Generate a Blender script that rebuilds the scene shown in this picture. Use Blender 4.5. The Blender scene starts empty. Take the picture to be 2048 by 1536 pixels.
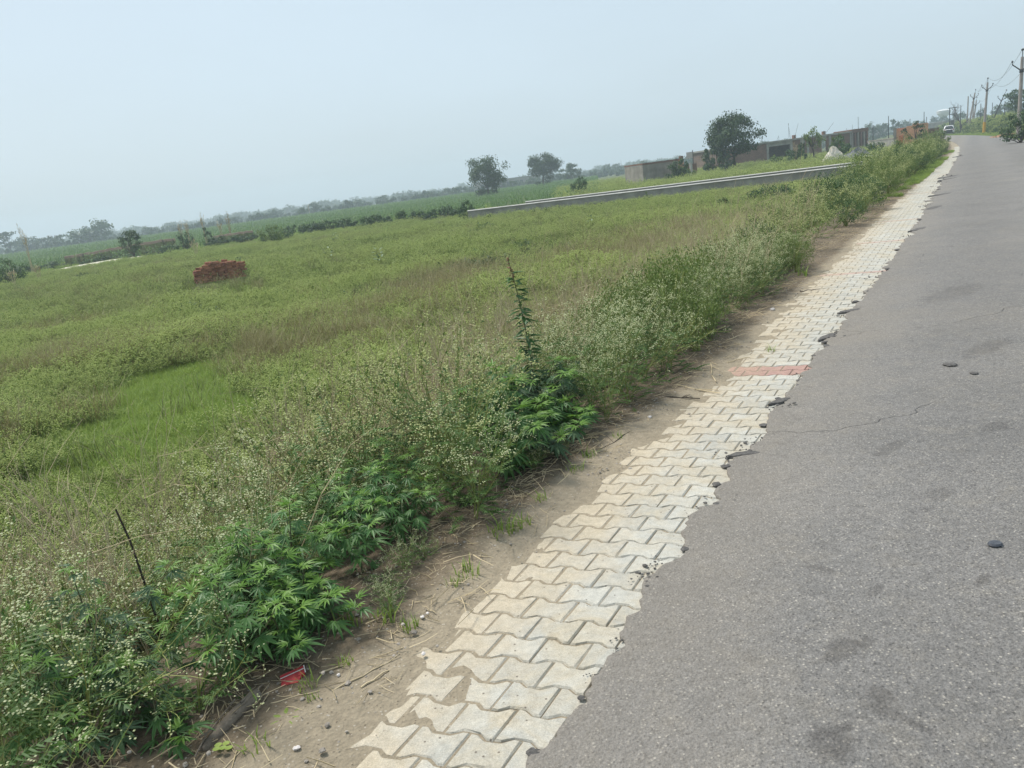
import bpy, math, random
import numpy as np
from mathutils import Matrix, Vector
R = math.radians
S = bpy.context.scene
COL = S.collection

# ---------------------------------------------------------------- camera
EYE = 1.7
FPX, CX, CY = 1540.0, 1024.0, 768.0
HS, H0 = 0.1313, 500.0                      # horizon line y = H0 - HS*x in the 2048 px photograph
roll = math.atan(HS)
pitch = math.atan((CY - (H0 - HS * CX)) * math.cos(roll) / FPX)
cf = np.array([0, math.cos(pitch), -math.sin(pitch)])
r0 = np.array([1.0, 0, 0]); u0 = np.cross(r0, cf)
cr = math.cos(roll) * r0 - math.sin(roll) * u0
cu = math.sin(roll) * r0 + math.cos(roll) * u0
cam_data = bpy.data.cameras.new('camera')
cam_data.sensor_width = 36.0
cam_data.lens = FPX / 2048 * 36.0
cam_data.clip_start = 0.05
cam_data.clip_end = 6000
cam = bpy.data.objects.new('camera', cam_data)
COL.objects.link(cam)
cam.matrix_world = Matrix(((cr[0], cu[0], -cf[0], 0), (cr[1], cu[1], -cf[1], 0), (cr[2], cu[2], -cf[2], EYE), (0, 0, 0, 1)))
S.camera = cam

# ---------------------------------------------------------------- sky, sun, exposure
SUN_EL, SUN_AZ = R(58), R(-50)               # azimuth from +Y towards +X
world = bpy.data.worlds.new('World'); S.world = world; world.use_nodes = True
wt = world.node_tree; wt.nodes.clear()
wo = wt.nodes.new('ShaderNodeOutputWorld'); bg = wt.nodes.new('ShaderNodeBackground')
sky = wt.nodes.new('ShaderNodeTexSky'); sky.sky_type = 'NISHITA'; sky.sun_disc = False
sky.sun_elevation = SUN_EL; sky.sun_rotation = SUN_AZ
sky.altitude = 200; sky.air_density = 1.3; sky.dust_density = 4.0; sky.ozone_density = 1.5
mixw = wt.nodes.new('ShaderNodeMix'); mixw.data_type = 'RGBA'
mixw.inputs[0].default_value = 0.72          # thin overcast veil over the clear sky
mixw.inputs[7].default_value = (7.5, 9.0, 10.2, 1)
wt.links.new(sky.outputs[0], mixw.inputs[6]); wt.links.new(mixw.outputs[2], bg.inputs[0])
wn = wt.nodes.new('ShaderNodeTexNoise'); wn.inputs['Scale'].default_value = 1.6; wn.inputs['Detail'].default_value = 5
wc = wt.nodes.new('ShaderNodeTexCoord'); wmp = wt.nodes.new('ShaderNodeMapping'); wmp.inputs['Scale'].default_value = (1, 1, 3.5)
wt.links.new(wc.outputs['Generated'], wmp.inputs[0]); wt.links.new(wmp.outputs[0], wn.inputs['Vector'])
wr = wt.nodes.new('ShaderNodeMapRange'); wr.inputs[1].default_value = 0.3; wr.inputs[2].default_value = 0.7; wr.inputs[3].default_value = 0.64; wr.inputs[4].default_value = 0.80
wt.links.new(wn.outputs[0], wr.inputs[0]); wt.links.new(wr.outputs[0], mixw.inputs[0])
bg.inputs[1].default_value = 0.08
wt.links.new(bg.outputs[0], wo.inputs[0])
sun_d = bpy.data.lights.new('sun', 'SUN'); sun_d.energy = 3.6; sun_d.angle = R(14); sun_d.color = (1.0, 0.955, 0.88)
sun = bpy.data.objects.new('sun', sun_d); COL.objects.link(sun)
sv = Vector((math.cos(SUN_EL) * math.sin(SUN_AZ), math.cos(SUN_EL) * math.cos(SUN_AZ), math.sin(SUN_EL)))
sun.rotation_euler = sv.to_track_quat('Z', 'Y').to_euler()
sun.location = (-20, 15, 40)
S.view_settings.view_transform = 'Standard'; S.view_settings.look = 'None'
S.view_settings.exposure = 0.32; S.view_settings.gamma = 1.0
S.view_settings.use_curve_mapping = False
S.render.engine = 'CYCLES'
S.cycles.max_bounces = 8; S.cycles.diffuse_bounces = 3; S.cycles.glossy_bounces = 2
S.cycles.transmission_bounces = 4; S.cycles.transparent_max_bounces = 6; S.cycles.volume_bounces = 1
S.cycles.use_denoising = True

# ---------------------------------------------------------------- small helpers
rng = np.random.default_rng(11)
random.seed(5)

def ray(px, py):
    return cf + cr * (px - CX) / FPX - cu * (py - CY) / FPX

def ground(px, py, z=0.0):
    d = ray(px, py); t = (z - EYE) / d[2]
    return np.array([d[0] * t, d[1] * t])

def spot(px, D):
    """x, y of the spot at D metres along the bearing of a photograph column, taken at the horizon."""
    d = ray(px, H0 - HS * px); n = math.hypot(d[0], d[1])
    return np.array([d[0] / n * D, d[1] / n * D])

def mpp(D):
    return D / FPX

def hz(px):
    return H0 - HS * px

def tag(o, label=None, cat=None, group=None, kind=None):
    if label: o['label'] = label
    if cat: o['category'] = cat
    if group: o['group'] = group
    if kind: o['kind'] = kind
    return o

def empty(name, loc, rz=0.0, label=None, cat=None, group=None):
    o = bpy.data.objects.new(name, None); COL.objects.link(o)
    o.location = (float(loc[0]), float(loc[1]), float(loc[2])); o.rotation_euler = (0, 0, rz)
    o.empty_display_size = 0.1
    return tag(o, label, cat, group)

def norm(v):
    n = math.sqrt(v[0] * v[0] + v[1] * v[1] + v[2] * v[2]) or 1.0
    return np.array([v[0] / n, v[1] / n, v[2] / n])

class MB:
    """Collects polygons; build() links them as one mesh object."""
    def __init__(self):
        self.v = []; self.f = []; self.m = []; self.t = []
    def poly(self, pts, m=0, t=0.5):
        n = len(self.v)
        self.v.extend([tuple(map(float, p)) for p in pts])
        self.f.append(tuple(range(n, n + len(pts)))); self.m.append(m); self.t.append(t)
    def mesh(self, vs, fs, m=0, t=0.5):
        n = len(self.v)
        self.v.extend([tuple(map(float, p)) for p in vs])
        for f in fs:
            self.f.append(tuple(i + n for i in f)); self.m.append(m); self.t.append(t)
    def tube(self, pts, r0, r1, k=4, m=0, t=0.5, cap=False):
        n = len(self.v); L = len(pts)
        pts = [np.asarray(p, float) for p in pts]
        for i, p in enumerate(pts):
            d = norm(pts[min(i + 1, L - 1)] - pts[max(i - 1, 0)])
            a = np.array([0, 0, 1.0]) if abs(d[2]) < 0.9 else np.array([1.0, 0, 0])
            x = norm(np.cross(d, a)); y = np.cross(d, x)
            rr = r0 + (r1 - r0) * i / max(L - 1, 1)
            for j in range(k):
                th = 2 * math.pi * j / k
                self.v.append(tuple(p + rr * (math.cos(th) * x + math.sin(th) * y)))
        for i in range(L - 1):
            for j in range(k):
                a = n + i * k + j; b = n + i * k + (j + 1) % k
                self.f.append((a, b, b + k, a + k)); self.m.append(m); self.t.append(t)
        if cap:
            self.f.append(tuple(n + j for j in reversed(range(k)))); self.m.append(m); self.t.append(t)
            self.f.append(tuple(n + (L - 1) * k + j for j in range(k))); self.m.append(m); self.t.append(t)
    def box(self, c, s, m=0, t=0.5, rz=0.0):
        x, y, z = s[0] / 2, s[1] / 2, s[2] / 2
        ca, sa = math.cos(rz), math.sin(rz)
        vs = []
        for dx, dy, dz in ((-x, -y, -z), (x, -y, -z), (x, y, -z), (-x, y, -z), (-x, -y, z), (x, -y, z), (x, y, z), (-x, y, z)):
            vs.append((c[0] + dx * ca - dy * sa, c[1] + dx * sa + dy * ca, c[2] + dz))
        self.mesh(vs, [(3, 2, 1, 0), (4, 5, 6, 7), (0, 1, 5, 4), (1, 2, 6, 5), (2, 3, 7, 6), (3, 0, 4, 7)], m, t)
    def data(self, name, mats, smooth=False):
        me = bpy.data.meshes.new(name)
        me.from_pydata(self.v, [], self.f)
        for mm in mats: me.materials.append(mm)
        if len(mats) > 1: me.polygons.foreach_set('material_index', self.m)
        a = me.attributes.new('tint', 'FLOAT', 'FACE'); a.data.foreach_set('value', self.t)
        if smooth: me.polygons.foreach_set('use_smooth', [True] * len(self.f))
        me.update()
        return me
    def build(self, name, mats, parent=None, smooth=False):
        if not isinstance(mats, (list, tuple)): mats = [mats]
        return link(name, self.data(name, mats, smooth), parent)

def link(name, me, parent=None, mat=None):
    o = bpy.data.objects.new(name, me); COL.objects.link(o)
    if parent: o.parent = parent
    if mat is not None: o.matrix_basis = mat
    return o

def copy_tree(o, parent=None):
    c = o.copy(); COL.objects.link(c)
    if parent: c.parent = parent
    for ch in o.children: copy_tree(ch, c)
    return c

# ---------------------------------------------------------------- noise for geometry
_P = np.random.default_rng(3).random((256, 256))
def vnoise(x, y):
    x = np.asarray(x, float); y = np.asarray(y, float)
    xi = np.floor(x).astype(int); yi = np.floor(y).astype(int)
    fx = x - xi; fy = y - yi
    fx = fx * fx * (3 - 2 * fx); fy = fy * fy * (3 - 2 * fy)
    g = lambda a, b: _P[a & 255, b & 255]
    return (g(xi, yi) * (1 - fx) + g(xi + 1, yi) * fx) * (1 - fy) + (g(xi, yi + 1) * (1 - fx) + g(xi + 1, yi + 1) * fx) * fy - 0.5
def fbm(x, y, o=4):
    s = 0; a = 1.0
    for i in range(o):
        s = s + a * vnoise(np.asarray(x) * 2 ** i + 17.3 * i, np.asarray(y) * 2 ** i + 5.1 * i); a *= 0.5
    return s

# ---------------------------------------------------------------- road frame: s along the road, n to its right
TH = R(31.7); RT = np.array([math.sin(TH), math.cos(TH)]); RN = np.array([math.cos(TH), -math.sin(TH)])
E0 = np.array([0.60566, 3.24440]); S1 = 45.0; RAD = 900.0
def to_xy(s, n):
    s = np.asarray(s, float); n = np.asarray(n, float)
    c0 = E0 + RT * S1 - RN * RAD
    a = np.maximum(s - S1, 0) / RAD
    sl = np.minimum(s, S1)
    x = np.where(s <= S1, E0[0] + RT[0] * sl + RN[0] * n, c0[0] + (RAD + n) * (RN[0] * np.cos(a) + RT[0] * np.sin(a)))
    y = np.where(s <= S1, E0[1] + RT[1] * sl + RN[1] * n, c0[1] + (RAD + n) * (RN[1] * np.cos(a) + RT[1] * np.sin(a)))
    return x, y
def to_sn(x, y):
    x = np.asarray(x, float); y = np.asarray(y, float)
    dx = x - E0[0]; dy = y - E0[1]
    s = dx * RT[0] + dy * RT[1]; n = dx * RN[0] + dy * RN[1]
    c0 = E0 + RT * S1 - RN * RAD
    qx = x - c0[0]; qy = y - c0[1]
    rr = np.hypot(qx, qy)
    al = qx * RN[0] + qy * RN[1]; at_ = qx * RT[0] + qy * RT[1]
    far = s > S1
    return np.where(far, S1 + RAD * np.arctan2(at_, np.maximum(al, 1e-6)), s), np.where(far, rr - RAD, n)
def n_edge(s):  return np.interp(s, [-20, -1.5, -1, 0, 1.35, 4, 8, 14, 19, 33, 66, 120], [0.1, 0.07, 0.09, 0.02, 0.07, 0.13, 0.24, 0.33, 0.33, 0.44, 0.6, 0.7])
def n_pav(s):   return np.interp(s, [-20, -1.3, -0.2, 1.2, 3, 4.7, 9, 20, 34, 60, 90], [-0.5, -0.5, -0.6, -0.53, -0.42, -0.47, -0.46, -0.4, -0.15, 0.25, 0.4])
def n_weed(s):  return np.interp(s, [-20, -1.9, -0.9, 0.15, 2, 5, 12, 28, 60, 120], [-1.05, -1.02, -0.98, -1.02, -1.0, -0.98, -0.88, -0.62, -0.3, 0.1])
ROADW = 4.0
ZF = -0.7
def sstep(a, b, x):
    t = np.clip((x - a) / (b - a), 0, 1); return t * t * (3 - 2 * t)
def terrain(x, y):
    s, n = to_sn(x, y)
    z = -0.03 + (ZF + 0.03) * sstep(-1.1, -3.6, n)
    z = z + 0.10 * fbm(x * 0.35, y * 0.35, 3) * sstep(-2.0, -4.5, n)
    rr = n - (n_edge(s) + ROADW)
    z = z + 1.0 * sstep(0.6, 6.0, rr) * sstep(20, 60, s) + 0.05 * fbm(x, y, 2) * sstep(0.2, 1, rr)
    under = (n > -2.1) & (rr < 0.15)
    return np.where(under, z - 0.06, z)

# ---------------------------------------------------------------- material helpers
def mat(name):
    m = bpy.data.materials.new(name); m.use_nodes = True
    nt = m.node_tree; nt.nodes.clear()
    return m, nt
def nd(nt, t, **kw):
    n = nt.nodes.new(t)
    for k, v in kw.items(): setattr(n, k, v)
    return n
def noise(nt, scale, detail=4, rough=0.55, vec=None, dist=0.0):
    n = nd(nt, 'ShaderNodeTexNoise'); n.inputs['Scale'].default_value = scale
    n.inputs['Detail'].default_value = detail; n.inputs['Roughness'].default_value = rough; n.inputs['Distortion'].default_value = dist
    if vec is not None: nt.links.new(vec, n.inputs['Vector'])
    return n.outputs[0]
def ramp(nt, fac, stops):
    n = nd(nt, 'ShaderNodeValToRGB'); e = n.color_ramp.elements
    while len(e) < len(stops): e.new(0.5)
    for i, (p, c) in enumerate(stops):
        e[i].position = p; e[i].color = (c[0], c[1], c[2], 1) if not isinstance(c, (int, float)) else (c, c, c, 1)
    nt.links.new(fac, n.inputs[0]); return n.outputs[0]
def mixc(nt, fac, a, b, mode='MIX'):
    n = nd(nt, 'ShaderNodeMix', data_type='RGBA', blend_type=mode)
    for sock, v in ((n.inputs[0], fac), (n.inputs[6], a), (n.inputs[7], b)):
        if isinstance(v, (int, float)): sock.default_value = v
        elif isinstance(v, (tuple, list)): sock.default_value = (v[0], v[1], v[2], 1)
        else: nt.links.new(v, sock)
    return n.outputs[2]
def math_(nt, op, a, b=None, c=None):
    n = nd(nt, 'ShaderNodeMath', operation=op)
    for i, v in enumerate((a, b, c)):
        if v is None: continue
        if isinstance(v, (int, float)): n.inputs[i].default_value = v
        else: nt.links.new(v, n.inputs[i])
    return n.outputs[0]
def finish(m, nt, col, rough=0.85, bump=None, bdist=0.01, bstr=1.0, spec=0.3, metal=0.0, transl=0.0, trcol=None):
    o = nd(nt, 'ShaderNodeOutputMaterial'); p = nd(nt, 'ShaderNodeBsdfPrincipled')
    if isinstance(col, tuple): p.inputs['Base Color'].default_value = (*col, 1)
    else: nt.links.new(col, p.inputs['Base Color'])
    if isinstance(rough, (int, float)): p.inputs['Roughness'].default_value = rough
    else: nt.links.new(rough, p.inputs['Roughness'])
    p.inputs['Specular IOR Level'].default_value = spec; p.inputs['Metallic'].default_value = metal
    if bump is not None:
        b = nd(nt, 'ShaderNodeBump'); b.inputs['Distance'].default_value = bdist; b.inputs['Strength'].default_value = bstr
        nt.links.new(bump, b.inputs['Height']); nt.links.new(b.outputs[0], p.inputs['Normal'])
    if transl > 0:
        t = nd(nt, 'ShaderNodeBsdfTranslucent'); mx = nd(nt, 'ShaderNodeMixShader'); mx.inputs[0].default_value = transl
        c2 = trcol if trcol is not None else col
        if isinstance(c2, tuple): t.inputs[0].default_value = (*c2, 1)
        else: nt.links.new(c2, t.inputs[0])
        nt.links.new(p.outputs[0], mx.inputs[1]); nt.links.new(t.outputs[0], mx.inputs[2]); nt.links.new(mx.outputs[0], o.inputs[0])
    else: nt.links.new(p.outputs[0], o.inputs[0])
    return m
def objco(nt): return nd(nt, 'ShaderNodeTexCoord').outputs['Object']
def geopos(nt): return nd(nt, 'ShaderNodeNewGeometry').outputs['Position']

def leaf_mat(name, dark, light, transl=0.28, patch=0.0, pcol=None, pscale=0.12, pth=0.5, rough=0.6, spec=0.35):
    """Leaf: colour varies per leaf (tint) and per plant (object random); pcol takes over in patches of the field."""
    m, nt = mat(name)
    at = nd(nt, 'ShaderNodeAttribute', attribute_name='tint').outputs['Fac']
    oi = nd(nt, 'ShaderNodeObjectInfo')
    f = math_(nt, 'ADD', math_(nt, 'MULTIPLY', at, 0.62), math_(nt, 'MULTIPLY', oi.outputs['Random'], 0.38))
    c = mixc(nt, f, dark, light)
    if pcol is not None:
        nz = noise(nt, pscale, 3, 0.6, oi.outputs['Location'])
        k = ramp(nt, nz, [(pth - 0.06, 0.0), (pth + 0.08, 1.0)])
        c = mixc(nt, math_(nt, 'MULTIPLY', k, patch), c, pcol)
    return finish(m, nt, c, rough, spec=spec, transl=transl)
def plain_mat(name, a, b, scale=6.0, rough=0.85, bd=0.004, spec=0.25, rand=0.0, metal=0.0):
    m, nt = mat(name)
    v = objco(nt)
    nz = noise(nt, scale, 6, 0.6, v)
    c = mixc(nt, ramp(nt, nz, [(0.3, 0.0), (0.7, 1.0)]), a, b)
    if rand > 0:
        r = nd(nt, 'ShaderNodeObjectInfo').outputs['Random']
        c = mixc(nt, 1.0, c, ramp(nt, r, [(0, 1 - rand), (1, 1 + rand * 0.5)]), 'MULTIPLY')
    return finish(m, nt, c, rough, bump=noise(nt, scale * 6, 5, 0.6, v), bdist=bd, spec=spec, metal=metal)

M = {}
# asphalt: worn dusty grey with stones showing, stains, fine cracks
m, nt = mat('asphalt'); pos = geopos(nt)
vo = nd(nt, 'ShaderNodeTexVoronoi', feature='F1'); vo.inputs['Scale'].default_value = 95; nt.links.new(pos, vo.inputs['Vector'])
vo2 = nd(nt, 'ShaderNodeTexVoronoi', feature='F1'); vo2.inputs['Scale'].default_value = 230; nt.links.new(pos, vo2.inputs['Vector'])
big = noise(nt, 0.9, 5, 0.62, pos, 0.6); mid = noise(nt, 7, 6, 0.65, pos, 0.4); fine = noise(nt, 120, 5, 0.8, pos)
c = mixc(nt, ramp(nt, big, [(0.3, 0.0), (0.72, 1.0)]), (0.155, 0.149, 0.142), (0.192, 0.183, 0.173))
c = mixc(nt, math_(nt, 'MULTIPLY', ramp(nt, mid, [(0.50, 0.0), (0.78, 1.0)]), 0.6), c, (0.225, 0.205, 0.175))
c = mixc(nt, math_(nt, 'MULTIPLY', ramp(nt, mid, [(0.22, 1.0), (0.42, 0.0)]), 0.55), c, (0.070, 0.066, 0.066))
vcol = nd(nt, 'ShaderNodeSeparateColor'); nt.links.new(vo.outputs['Color'], vcol.inputs[0])
stone = math_(nt, 'MULTIPLY', ramp(nt, vo.outputs['Distance'], [(0.30, 1.0), (0.48, 0.0)]), ramp(nt, vcol.outputs[0], [(0.70, 0.0), (0.98, 1.0)]))
c = mixc(nt, math_(nt, 'MULTIPLY', stone, 0.75), c, (0.40, 0.37, 0.32))
dk = math_(nt, 'MULTIPLY', ramp(nt, vo.outputs['Distance'], [(0.30, 1.0), (0.5, 0.0)]), ramp(nt, vcol.outputs[1], [(0.75, 0.0), (0.95, 1.0)]))
c = mixc(nt, math_(nt, 'MULTIPLY', dk, 0.6), c, (0.05, 0.048, 0.05))
c = mixc(nt, 0.85, c, ramp(nt, fine, [(0.30, 0.42), (0.72, 1.62)]), 'MULTIPLY')
c = mixc(nt, 0.55, c, ramp(nt, noise(nt, 34, 4, 0.8, pos), [(0.32, 0.55), (0.7, 1.45)]), 'MULTIPLY')
st = noise(nt, 2.6, 3, 0.5, pos, 1.2)
c = mixc(nt, math_(nt, 'MULTIPLY', ramp(nt, st, [(0.70, 0.0), (0.76, 1.0)]), 0.55), c, (0.045, 0.040, 0.038))
snz = noise(nt, 14, 6, 0.72, pos)
for (px, py, w, l, k_) in ((1680, 1305, .085, .045, .5), (1735, 1290, .04, .03, .4), (1665, 1490, .08, .06, .55), (1765, 1400, .035, .04, .5), (1790, 1440, .03, .09, .45), (1880, 995, .10, .05, .35), (1965, 1170, .05, .03, .5), (1900, 590, .5, .2, .3), (1640, 1140, .03, .06, .4), (1780, 900, .14, .05, .35), (1975, 700, .3, .10, .4), (1500, 1320, .03, .05, .3), (1990, 860, .12, .05, .35), (1750, 1190, .05, .02, .35)):
    q = ground(px, py, 0.03)
    ms = nd(nt, 'ShaderNodeMapping', vector_type='TEXTURE'); ms.inputs['Location'].default_value = (q[0], q[1], 0.03); ms.inputs['Scale'].default_value = (w * 1.5, l * 1.5, 1.0); ms.inputs['Rotation'].default_value = (0, 0, 0.6)
    nt.links.new(pos, ms.inputs[0])
    ln = nd(nt, 'ShaderNodeVectorMath', operation='LENGTH'); nt.links.new(ms.outputs[0], ln.inputs[0])
    dd = math_(nt, 'ADD', ln.outputs['Value'], math_(nt, 'MULTIPLY', math_(nt, 'SUBTRACT', snz, 0.5), 1.8))
    c = mixc(nt, math_(nt, 'MULTIPLY', ramp(nt, dd, [(0.50, 1.0), (0.74, 0.0)]), k_ * .8), c, (0.050, 0.045, 0.042))
lf = noise(nt, 0.45, 4, 0.6, pos, 1.0)
c = mixc(nt, math_(nt, 'MULTIPLY', ramp(nt, lf, [(0.52, 0.0), (0.72, 1.0)]), 0.20), c, (0.25, 0.22, 0.175))
vc = nd(nt, 'ShaderNodeTexVoronoi', feature='DISTANCE_TO_EDGE'); vc.inputs['Scale'].default_value = 0.55
wp = nd(nt, 'ShaderNodeVectorMath', operation='ADD'); nz = nd(nt, 'ShaderNodeTexNoise'); nz.inputs['Scale'].default_value = 1.6; nz.inputs['Detail'].default_value = 5; nt.links.new(pos, nz.inputs['Vector'])
nt.links.new(pos, wp.inputs[0]); nt.links.new(nz.outputs['Color'], wp.inputs[1]); nt.links.new(wp.outputs[0], vc.inputs['Vector'])
crk = math_(nt, 'MULTIPLY', ramp(nt, vc.outputs['Distance'], [(0.0, 1.0), (0.006, 0.0)]), ramp(nt, noise(nt, 0.7, 2, 0.5, pos), [(0.5, 0.0), (0.6, 1.0)]))
c = mixc(nt, math_(nt, 'MULTIPLY', crk, 0.35), c, (0.03, 0.03, 0.03))
sx = nd(nt, 'ShaderNodeVectorMath', operation='DOT_PRODUCT'); sx.inputs[1].default_value = (RN[0], RN[1], 0); nt.links.new(pos, sx.inputs[0])
na = math_(nt, 'SUBTRACT', sx.outputs['Value'], float(E0 @ RN))
nw = math_(nt, 'ADD', na, math_(nt, 'MULTIPLY', math_(nt, 'SUBTRACT', noise(nt, 1.3, 4, 0.6, pos), 0.5), 1.1))
c = mixc(nt, math_(nt, 'MULTIPLY', ramp(nt, math_(nt, 'DIVIDE', nw, 5.0), [(0.03, 1.0), (0.17, 0.0)]), 0.38), c, (0.235, 0.205, 0.165))
wv = math_(nt, 'SINE', math_(nt, 'MULTIPLY', nw, 3.6))
c = mixc(nt, 0.20, c, ramp(nt, math_(nt, 'MULTIPLY_ADD', wv, 0.5, 0.5), [(0.0, 0.72), (1.0, 1.22)]), 'MULTIPLY')
hgt = math_(nt, 'ADD', math_(nt, 'MULTIPLY', vo.outputs['Distance'], -0.7), math_(nt, 'ADD', math_(nt, 'MULTIPLY', vo2.outputs['Distance'], -0.35), math_(nt, 'MULTIPLY', mid, 1.2)))
hgt = math_(nt, 'SUBTRACT', hgt, math_(nt, 'MULTIPLY', crk, 1.5))
M['asphalt'] = finish(m, nt, c, 0.88, bump=hgt, bdist=0.0055, spec=0.3)
M['tar'] = plain_mat('raw_asphalt', (0.07, 0.067, 0.065), (0.17, 0.16, 0.15), 60, 0.9, 0.006)
M['metal_cap'] = plain_mat('flattened_metal', (0.05, 0.055, 0.065), (0.09, 0.095, 0.11), 60, 0.45, 0.001, spec=0.5, metal=0.3)

def paver_mat(name, a, b, dirtcol, dustcol=(0.47, 0.40, 0.295)):
    m, nt = mat(name); pos = geopos(nt)
    rnd = nd(nt, 'ShaderNodeObjectInfo').outputs['Random']
    tint = nd(nt, 'ShaderNodeAttribute', attribute_name='tint').outputs['Fac']
    c = mixc(nt, noise(nt, 14, 5, 0.65, pos), a, b)
    c = mixc(nt, 1.0, c, ramp(nt, rnd, [(0, 0.92), (1, 1.05)]), 'MULTIPLY')
    c = mixc(nt, 1.0, c, ramp(nt, tint, [(0, 0.93), (1, 1.07)]), 'MULTIPLY')
    c = mixc(nt, math_(nt, 'MULTIPLY', ramp(nt, noise(nt, 3.1, 6, 0.7, pos, 0.8), [(0.44, 0.0), (0.66, 1.0)]), 0.85), c, dirtcol)
    sx = nd(nt, 'ShaderNodeVectorMath', operation='DOT_PRODUCT'); sx.inputs[1].default_value = (RN[0], RN[1], 0); nt.links.new(pos, sx.inputs[0])
    na = math_(nt, 'SUBTRACT', sx.outputs['Value'], float(E0 @ RN))
    du = math_(nt, 'ADD', na, math_(nt, 'MULTIPLY', math_(nt, 'SUBTRACT', noise(nt, 4.0, 6, 0.7, pos), 0.5), 0.9))
    c = mixc(nt, math_(nt, 'MULTIPLY', ramp(nt, math_(nt, 'MULTIPLY_ADD', du, -1.0, 0.0), [(0.10, 0.0), (0.52, 1.0)]), 0.85), c, dustcol)
    c = mixc(nt, 0.5, c, ramp(nt, noise(nt, 220, 3, 0.7, pos), [(0.3, 0.55), (0.7, 1.42)]), 'MULTIPLY')
    c = mixc(nt, 0.6, c, ramp(nt, noise(nt, 24, 6, 0.75, pos), [(0.3, 0.70), (0.65, 1.18)]), 'MULTIPLY')
    vo = nd(nt, 'ShaderNodeTexVoronoi'); vo.inputs['Scale'].default_value = 42; nt.links.new(pos, vo.inputs['Vector'])
    sc = nd(nt, 'ShaderNodeSeparateColor'); nt.links.new(vo.outputs['Color'], sc.inputs[0])
    spk = math_(nt, 'MULTIPLY', ramp(nt, vo.outputs['Distance'], [(0.12, 1.0), (0.22, 0.0)]), ramp(nt, sc.outputs[0], [(0.86, 0.0), (0.9, 1.0)]))
    c = mixc(nt, math_(nt, 'MULTIPLY', spk, 0.8), c, (0.10, 0.08, 0.065))
    h = math_(nt, 'ADD', noise(nt, 60, 6, 0.7, pos), math_(nt, 'MULTIPLY', noise(nt, 260, 2, 0.6, pos), 0.5))
    return finish(m, nt, c, 0.92, bump=h, bdist=0.004, spec=0.2)
M['paver'] = paver_mat('grey_concrete_paver', (0.385, 0.378, 0.34), (0.475, 0.46, 0.41), (0.43, 0.375, 0.28))
M['paver_red'] = paver_mat('red_concrete_paver', (0.385, 0.235, 0.205), (0.44, 0.29, 0.25), (0.36, 0.25, 0.20), (0.42, 0.29, 0.22))

M['paver_red_dusty'] = paver_mat('dusty_red_concrete_paver', (0.39, 0.285, 0.25), (0.45, 0.345, 0.30), (0.40, 0.32, 0.24), (0.44, 0.33, 0.255))
# dirt: pale dusty tan by the pavers, brown toward the weeds for humus, litter and painted-in shade
m, nt = mat('dirt'); pos = geopos(nt)
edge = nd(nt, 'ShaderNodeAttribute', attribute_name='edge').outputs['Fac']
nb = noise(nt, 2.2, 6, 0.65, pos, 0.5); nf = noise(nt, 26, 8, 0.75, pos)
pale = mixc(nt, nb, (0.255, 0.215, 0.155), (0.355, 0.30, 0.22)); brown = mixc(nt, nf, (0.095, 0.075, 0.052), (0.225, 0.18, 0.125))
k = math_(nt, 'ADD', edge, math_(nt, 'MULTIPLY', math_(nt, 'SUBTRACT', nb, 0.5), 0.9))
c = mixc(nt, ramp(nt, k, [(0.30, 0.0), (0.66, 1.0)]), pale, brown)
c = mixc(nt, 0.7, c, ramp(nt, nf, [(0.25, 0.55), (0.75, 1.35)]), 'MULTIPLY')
vo = nd(nt, 'ShaderNodeTexVoronoi'); vo.inputs['Scale'].default_value = 70; nt.links.new(pos, vo.inputs['Vector'])
sc = nd(nt, 'ShaderNodeSeparateColor'); nt.links.new(vo.outputs['Color'], sc.inputs[0])
grit = math_(nt, 'MULTIPLY', ramp(nt, vo.outputs['Distance'], [(0.2, 1.0), (0.34, 0.0)]), ramp(nt, sc.outputs[1], [(0.80, 0.0), (0.86, 1.0)]))
c = mixc(nt, math_(nt, 'MULTIPLY', grit, 0.7), c, (0.48, 0.43, 0.36))
grit2 = math_(nt, 'MULTIPLY', ramp(nt, vo.outputs['Distance'], [(0.2, 1.0), (0.34, 0.0)]), ramp(nt, sc.outputs[0], [(0.84, 0.0), (0.88, 1.0)]))
c = mixc(nt, math_(nt, 'MULTIPLY', grit2, 0.6), c, (0.09, 0.07, 0.05))
M['dirt'] = finish(m, nt, c, 0.95, bump=math_(nt, 'ADD', nf, math_(nt, 'MULTIPLY', vo.outputs['Distance'], -0.35)), bdist=0.012, spec=0.15)

# field soil and turf
m, nt = mat('field_ground'); pos = geopos(nt)
nb = noise(nt, 0.16, 5, 0.6, pos); nf = noise(nt, 3.0, 7, 0.7, pos)
c = mixc(nt, ramp(nt, nb, [(0.35, 0.0), (0.65, 1.0)]), (0.070, 0.095, 0.030), (0.125, 0.135, 0.052))
c = mixc(nt, ramp(nt, nf, [(0.45, 0.0), (0.75, 0.7)]), c, (0.09, 0.075, 0.045))
M['ground'] = finish(m, nt, c, 0.95, bump=nf, bdist=0.05, spec=0.1)

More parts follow.
